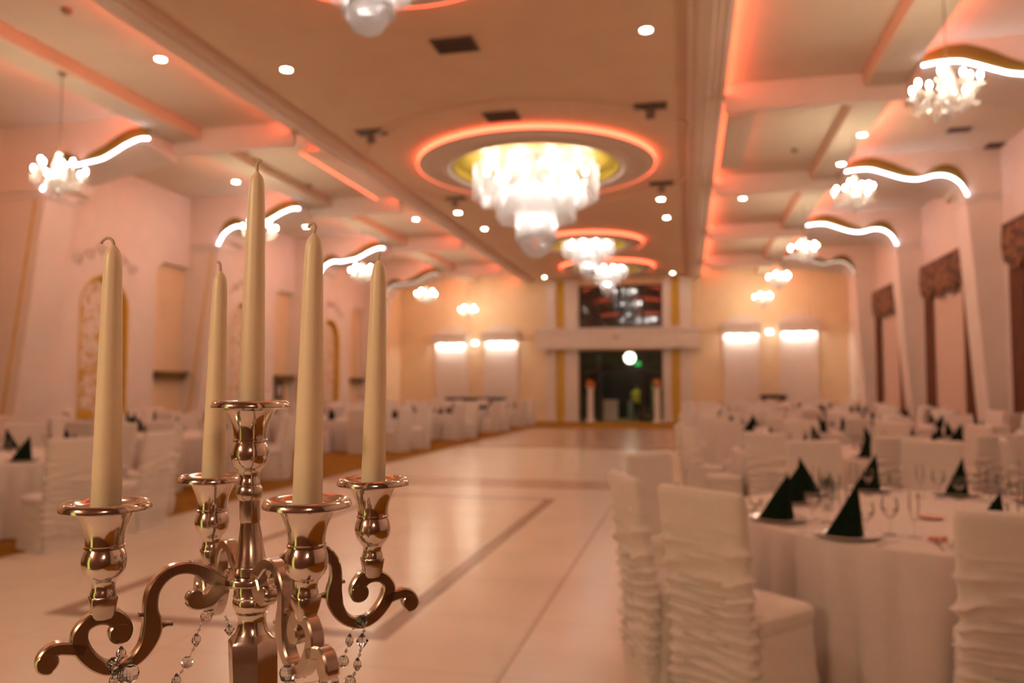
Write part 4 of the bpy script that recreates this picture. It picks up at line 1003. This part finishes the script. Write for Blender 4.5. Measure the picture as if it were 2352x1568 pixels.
# arm outline traced on its flat side (r = distance from the column, z), from the scroll of the left arm
dirL = (CANDLES['left'] - HUB); dirL.z = 0; RLEN = dirL.length; dirL.normalize()
nL = Vector((-dirL.y, dirL.x, 0))
def flat(zx, zy):
    p = on_plane(60 + zx / 3.5, 1120 + zy / 3.5, HUB, nL); return ((p - Vector((HUB.x, HUB.y, 0))).dot(dirL), p.z)
ARM = {
 'main': ([(1600, 745, 60), (1530, 735, 95), (1450, 690, 105), (1360, 645, 90), (1265, 637, 85), (1165, 665, 85), (1080, 730, 90), (1020, 820, 92), (998, 920, 96), (1000, 1000, 105), (1010, 1070, 125), (1005, 1150, 135), (975, 1240, 118), (915, 1330, 100), (840, 1395, 88), (750, 1435, 90), (660, 1445, 95), (570, 1415, 100), (490, 1350, 108), (435, 1270, 115), (425, 1190, 105), (460, 1115, 92), (530, 1058, 95), (620, 1030, 105), (700, 1035, 120), (755, 1080, 125), (770, 1140, 135), (745, 1190, 130), (718, 1222, 60)]),
 'hook': ([(1560, 760, 120), (1515, 830, 130), (1470, 885, 120), (1410, 915, 105), (1360, 905, 125), (1335, 885, 120), (1318, 872, 50)]),
 'tail': ([(470, 1300, 90), (390, 1285, 95), (310, 1285, 88), (240, 1290, 88), (180, 1325, 95), (150, 1380, 112), (155, 1420, 125), (185, 1445, 90), (210, 1440, 40)]),
 'spur': ([(1030, 1040, 60), (980, 1025, 40), (935, 1018, 26), (903, 1018, 30)]),
 'spur2': ([(1020, 1110, 80), (1085, 1100, 62), (1135, 1092, 34), (1175, 1090, 36)]),
}
ARMF = {}
for k, pts in ARM.items():
    q = []
    for zx, zy, w in pts:
        r, z = flat(zx, zy); q.append((r, z, w / 3.5 * .000405 * 1.12))
    ARMF[k] = spline(q, 5)
zsock = CANDLES['left'].z
DISCS = [(*flat(1352, 884), 70), (*flat(752, 1158), 86), (*flat(166, 1398), 80)]
def make_arm(c):
    d = c - HUB; d.z = 0; R = d.length; d.normalize(); n = Vector((-d.y, d.x, 0)); sc = R / RLEN; dz = c.z - zsock
    T = .0064
    mb = MB()
    for k, pts in ARMF.items():
        rings = []; N = 14; t = T * (1.0 if k in ('main', 'hook', 'tail') else .55)
        for i, (r, z, w) in enumerate(pts):
            a = pts[max(0, i - 1)]; b = pts[min(len(pts) - 1, i + 1)]; tr, tz = b[0] - a[0], b[1] - a[1]; L = math.hypot(tr, tz) or 1; nr, nz = -tz / L, tr / L
            ring = []; ch = min(.0016, w * .3)
            for o1, o2 in ((w / 2, t - ch), (w / 2 - ch, t), (0, t), (-w / 2 + ch, t), (-w / 2, t - ch), (-w / 2, -t + ch), (-w / 2 + ch, -t), (0, -t), (w / 2 - ch, -t), (w / 2, -t + ch)):
                rr, zz_ = (r + nr * o1) * sc, z + nz * o1 + dz; ring.append(Vector((HUB.x, HUB.y, 0)) + d * rr + n * o2 + Vector((0, 0, zz_)))
            rings.append(ring)
        mb.loops(rings)
    # round scroll ends
    for r0, z0, rad in DISCS:
        R0 = rad / 3.5 * .000405; o0 = Vector((HUB.x, HUB.y, 0)) + d * r0 * sc + Vector((0, 0, z0 + dz))
        mb.loops([[o0 + (d * math.cos(2 * PI * j / 28) + Vector((0, 0, 1)) * math.sin(2 * PI * j / 28)) * (R0 * f) + n * (T * g) for j in range(28)] for f, g in ((.86, -1.02), (1, -.78), (1, .78), (.86, 1.02))])
    # square socket under the cup
    rings = []
    for z, w, t in ((c.z - .0798, .0112, .0112), (c.z - .0815, .0118, .0118), (c.z - .090, .0106, .0100), (c.z - .098, .0098, .0070), (c.z - .103, .0085, .006)):
        rings.append([Vector((c.x, c.y, z)) + d * (w * math.copysign(abs(math.cos(2 * PI * j / 16)) ** .4, math.cos(2 * PI * j / 16))) + n * (t * math.copysign(abs(math.sin(2 * PI * j / 16)) ** .4, math.sin(2 * PI * j / 16))) for j in range(16)])
    mb.loops(rings)
    return P(mb.build('scroll_arm', 'silver_b', cd))
for nm, c in CANDLES.items(): make_arm(c)

# candles
CLAB = {'left': 'tall ivory candle in the leftmost candelabrum cup', 'front': 'tall ivory candle in the front cup, right of the silver stem', 'backleft': 'tall ivory candle in the rear cup, left of the silver stem', 'backright': 'tall ivory candle in the rightmost candelabrum cup', 'centre': 'tallest-standing ivory candle in the raised centre cup'}
def candle(nm, c, lean, turn, wick):
    t = empty('taper_candle', c, 0, CLAB[nm], 'candle', 'ivory taper candles'); ZS_ = 1.036
    mb = MB(); rings = []
    for z, r in ((.0005, .0132), (.03, .0129), (.08, .0119), (.13, .0107), (.17, .0097), (.2, .0089), (.214, .0084), (.222, .0080), (.2275, .0073), (.2312, .0062), (.2338, .0046), (.2355, .0030), (.237, .0019)):
        z *= ZS_
        ring = []
        for k in range(32):
            a = 2 * PI * k / 32 + turn; f = 1 - .012 * (1 + math.cos(8 * a)); rr = r * f
            ring.append((rr * math.cos(a) + lean[0] * z, rr * math.sin(a) + lean[1] * z, z))
        rings.append(ring)
    mb.loops(rings); mb.build('wax_body', 'wax', t)
    tp = Vector((lean[0] * .236, lean[1] * .236, .2362 * ZS_)); cr = right.copy()
    pts = [tp + cr * a * .001 + Vector((0, 0, b * .001)) for a, b in wick]
    mb = MB(); mb.tube(spline([tuple(p) for p in pts], 5), .0015, 8); mb.build('wick', 'wick', t)
candle('left', CANDLES['left'], (-.006, 0), .2, [(0, -2), (0, 2), (-2, 6), (-6, 7.5), (-10, 5.5), (-12, 2)])
candle('front', CANDLES['front'], (.01, 0), .5, [(0, -2), (0, 3), (1, 7), (-1, 10), (-4, 9), (-5, 6)])
candle('backleft', CANDLES['backleft'], (.012, 0), .1, [(0, -2), (0, 4), (-.5, 9), (-2, 12), (-4, 11)])
candle('backright', CANDLES['backright'], (.016, 0), .7, [(0, -2), (-.5, 3), (0, 7), (1.5, 7.5)])
candle('centre', Vector((HUB.x, HUB.y, CTOP)), (.005, 0), .3, [(0, -2), (0, 4), (0, 9), (2, 13), (4, 12), (1, 14), (-2, 12)])

# crystal bead garlands draped over the arms
def bead(mb, p, r, kind):
    if kind == 'bicone': mb.lathe([(r * .12, -r * 1.1), (r * .95, 0), (r * .12, r * 1.1)], 8, tuple(p))
    elif kind == 'ball': mb.lathe([(r * .3, -r * .95), (r * .8, -r * .6), (r, 0), (r * .8, r * .6), (r * .3, r * .95)], 8, tuple(p), a0=.2)
    elif kind == 'drop': mb.lathe([(r * .15, -r * 1.3), (r * .85, -r * .35), (r * .8, r * .3), (r * .15, r * 1.3)], 8, tuple(p))
    else: mb.sphere(p, r, 8, 6)
def garland(lab, pts):
    """pts: (u, v, depth, radius in mm, kind)"""
    w0 = None; P0 = []
    for (u, v, dpt, r, kd) in pts:
        p = Vector((0, 0, H)) + ray(u, v) * dpt; P0.append((p, r * .001, kd))
    base = P0[0][0]
    t = empty('crystal_garland', base, 0, lab, 'crystal garland', 'clear crystal garlands on the candelabrum')
    mb = MB(); mb.tube([p - base for p, r, k in P0], .0004, 5); mb.build('thread', 'chrome', t)
    for p, r, k in P0:
        m2 = MB(); bead(m2, p - base, r, k); m2.build('bead', 'bead', t, smooth=(k == 'dot'))
garland('clear crystal bead garland hanging off the leftmost arm', [(278, 1500, .70, 5, 'drop'), (272, 1517, .698, 2, 'dot'), (260, 1524, .698, 6, 'ball'), (258, 1543, .70, 2, 'dot'), (262, 1560, .70, 5, 'drop'), (280, 1552, .70, 5, 'drop'), (300, 1546, .70, 8, 'ball'), (297, 1585, .70, 4, 'drop')])
garland('clear crystal bead garland hanging off the rear arm, left of the stem', [(474, 1414, .87, 7, 'ball'), (462, 1434, .87, 2, 'dot'), (457, 1446, .87, 2, 'dot'), (451, 1469, .87, 6, 'drop'), (444, 1491, .87, 2, 'dot'), (430, 1520, .87, 7, 'ball'), (417, 1542, .87, 2, 'dot'), (405, 1562, .87, 6, 'drop'), (392, 1590, .87, 5, 'ball')])
garland('short clear crystal garland close to the hexagonal column', [(518, 1416, .84, 1.5, 'dot'), (521, 1424, .84, 2, 'dot'), (527, 1446, .84, 6, 'bicone'), (534, 1466, .835, 2, 'dot')])
garland('clear crystal bead garland on the rightmost arm, outer strand', [(832, 1425, .815, 6.5, 'ball'), (836, 1448, .83, 2, 'dot'), (832, 1471, .83, 7.5, 'bicone'), (828, 1492, .83, 2, 'dot'), (826, 1503, .83, 2, 'dot'), (821, 1525, .83, 5.5, 'drop'), (814, 1547, .83, 2, 'dot'), (803, 1565, .83, 7, 'ball')])
garland('clear crystal bead garland on the rightmost arm, inner strand', [(826, 1432, .815, 3, 'dot'), (812, 1441, .83, 2, 'dot'), (803, 1470, .83, 5.5, 'drop'), (795, 1494, .83, 2, 'dot'), (788, 1518, .83, 6.5, 'ball'), (777, 1545, .83, 2, 'dot'), (770, 1562, .83, 5, 'drop')])
garland('clear crystal bead garland at the foot of the front arm scroll', [(700, 1536, .70, 6, 'drop'), (684, 1542, .69, 3, 'dot'), (661, 1546, .69, 8, 'ball'), (672, 1572, .69, 4, 'drop'), (742, 1562, .70, 5, 'drop')])

# table below the candelabrum
mb = MB(); mb.lathe([(.02, .76), (.70, .76), (.715, .756), (.72, .74), (.74, .4), (.77, .02), (.76, .02), (.70, .74), (.02, .745)], 72, cap=False)
o = mb.build('candelabrum_table', 'linen', loc=(HUB.x - .05, HUB.y - .1, 0)); tag(o, 'white clothed round stand under the silver candelabrum', 'table')
mb = MB(); mb.lathe([(.3, 0), (.28, .04), (.05, .08), (.05, .72), (.2, .744)], 24); mb.build('pedestal', 'frame', o)

# ------------------------------------------------------------------ lamps of the room's near end, beyond the frame, and added fill lights
def lamp(x, y, z, e, col, r=.25):
    l = bpy.data.lights.new('room_or_fill_lamp', 'POINT'); l.energy = e; l.color = col; l.shadow_soft_size = r
    o = bpy.data.objects.new('room_or_fill_lamp', l); COL.objects.link(o); o.location = (x, y, z)
for x, z in ((-9.85, 5.3), (3.25, 5.4)): lamp(x, 4.4, z, 50, (1, .76, .54))
lamp(-3.4, 2.2, 5.8, 60, (1, .76, .6), .4)
lamp(-1.9, -1.25, 2.5, 60, (1, .72, .48), .22)  # unseen fill light, added to brighten the camera side of the candles
lamp(.9, -1.3, 2.4, 16, (1, .70, .46), .2)  # weaker fill light added from the right for the candles
lamp(-2.85, LB + 1.2, 3.9, 40, (1, .9, .5), .1)  # extra light added inside the lobby to lift its ceiling

# ------------------------------------------------------------------ world and view
W = bpy.data.worlds.new('world'); SC.world = W; W.use_nodes = True
W.node_tree.nodes['Background'].inputs[0].default_value = (.02, .012, .008, 1); W.node_tree.nodes['Background'].inputs[1].default_value = .3
vs_ = SC.view_settings; vs_.view_transform = 'Standard'; vs_.look = 'None'; vs_.gamma = 1; vs_.use_curve_mapping = False; vs_.exposure = 0.78
SC.cycles.max_bounces = 5; SC.cycles.diffuse_bounces = 3; SC.cycles.glossy_bounces = 3; SC.cycles.transmission_bounces = 5; SC.cycles.transparent_max_bounces = 10
SC.cycles.use_adaptive_sampling = True; SC.cycles.adaptive_threshold = 0.12; SC.cycles.adaptive_min_samples = 20
SC.cycles.sample_clamp_indirect = 6; SC.cycles.sample_clamp_direct = 0
SC.cycles.caustics_reflective = False; SC.cycles.caustics_refractive = False
SC.cycles.use_denoising = True
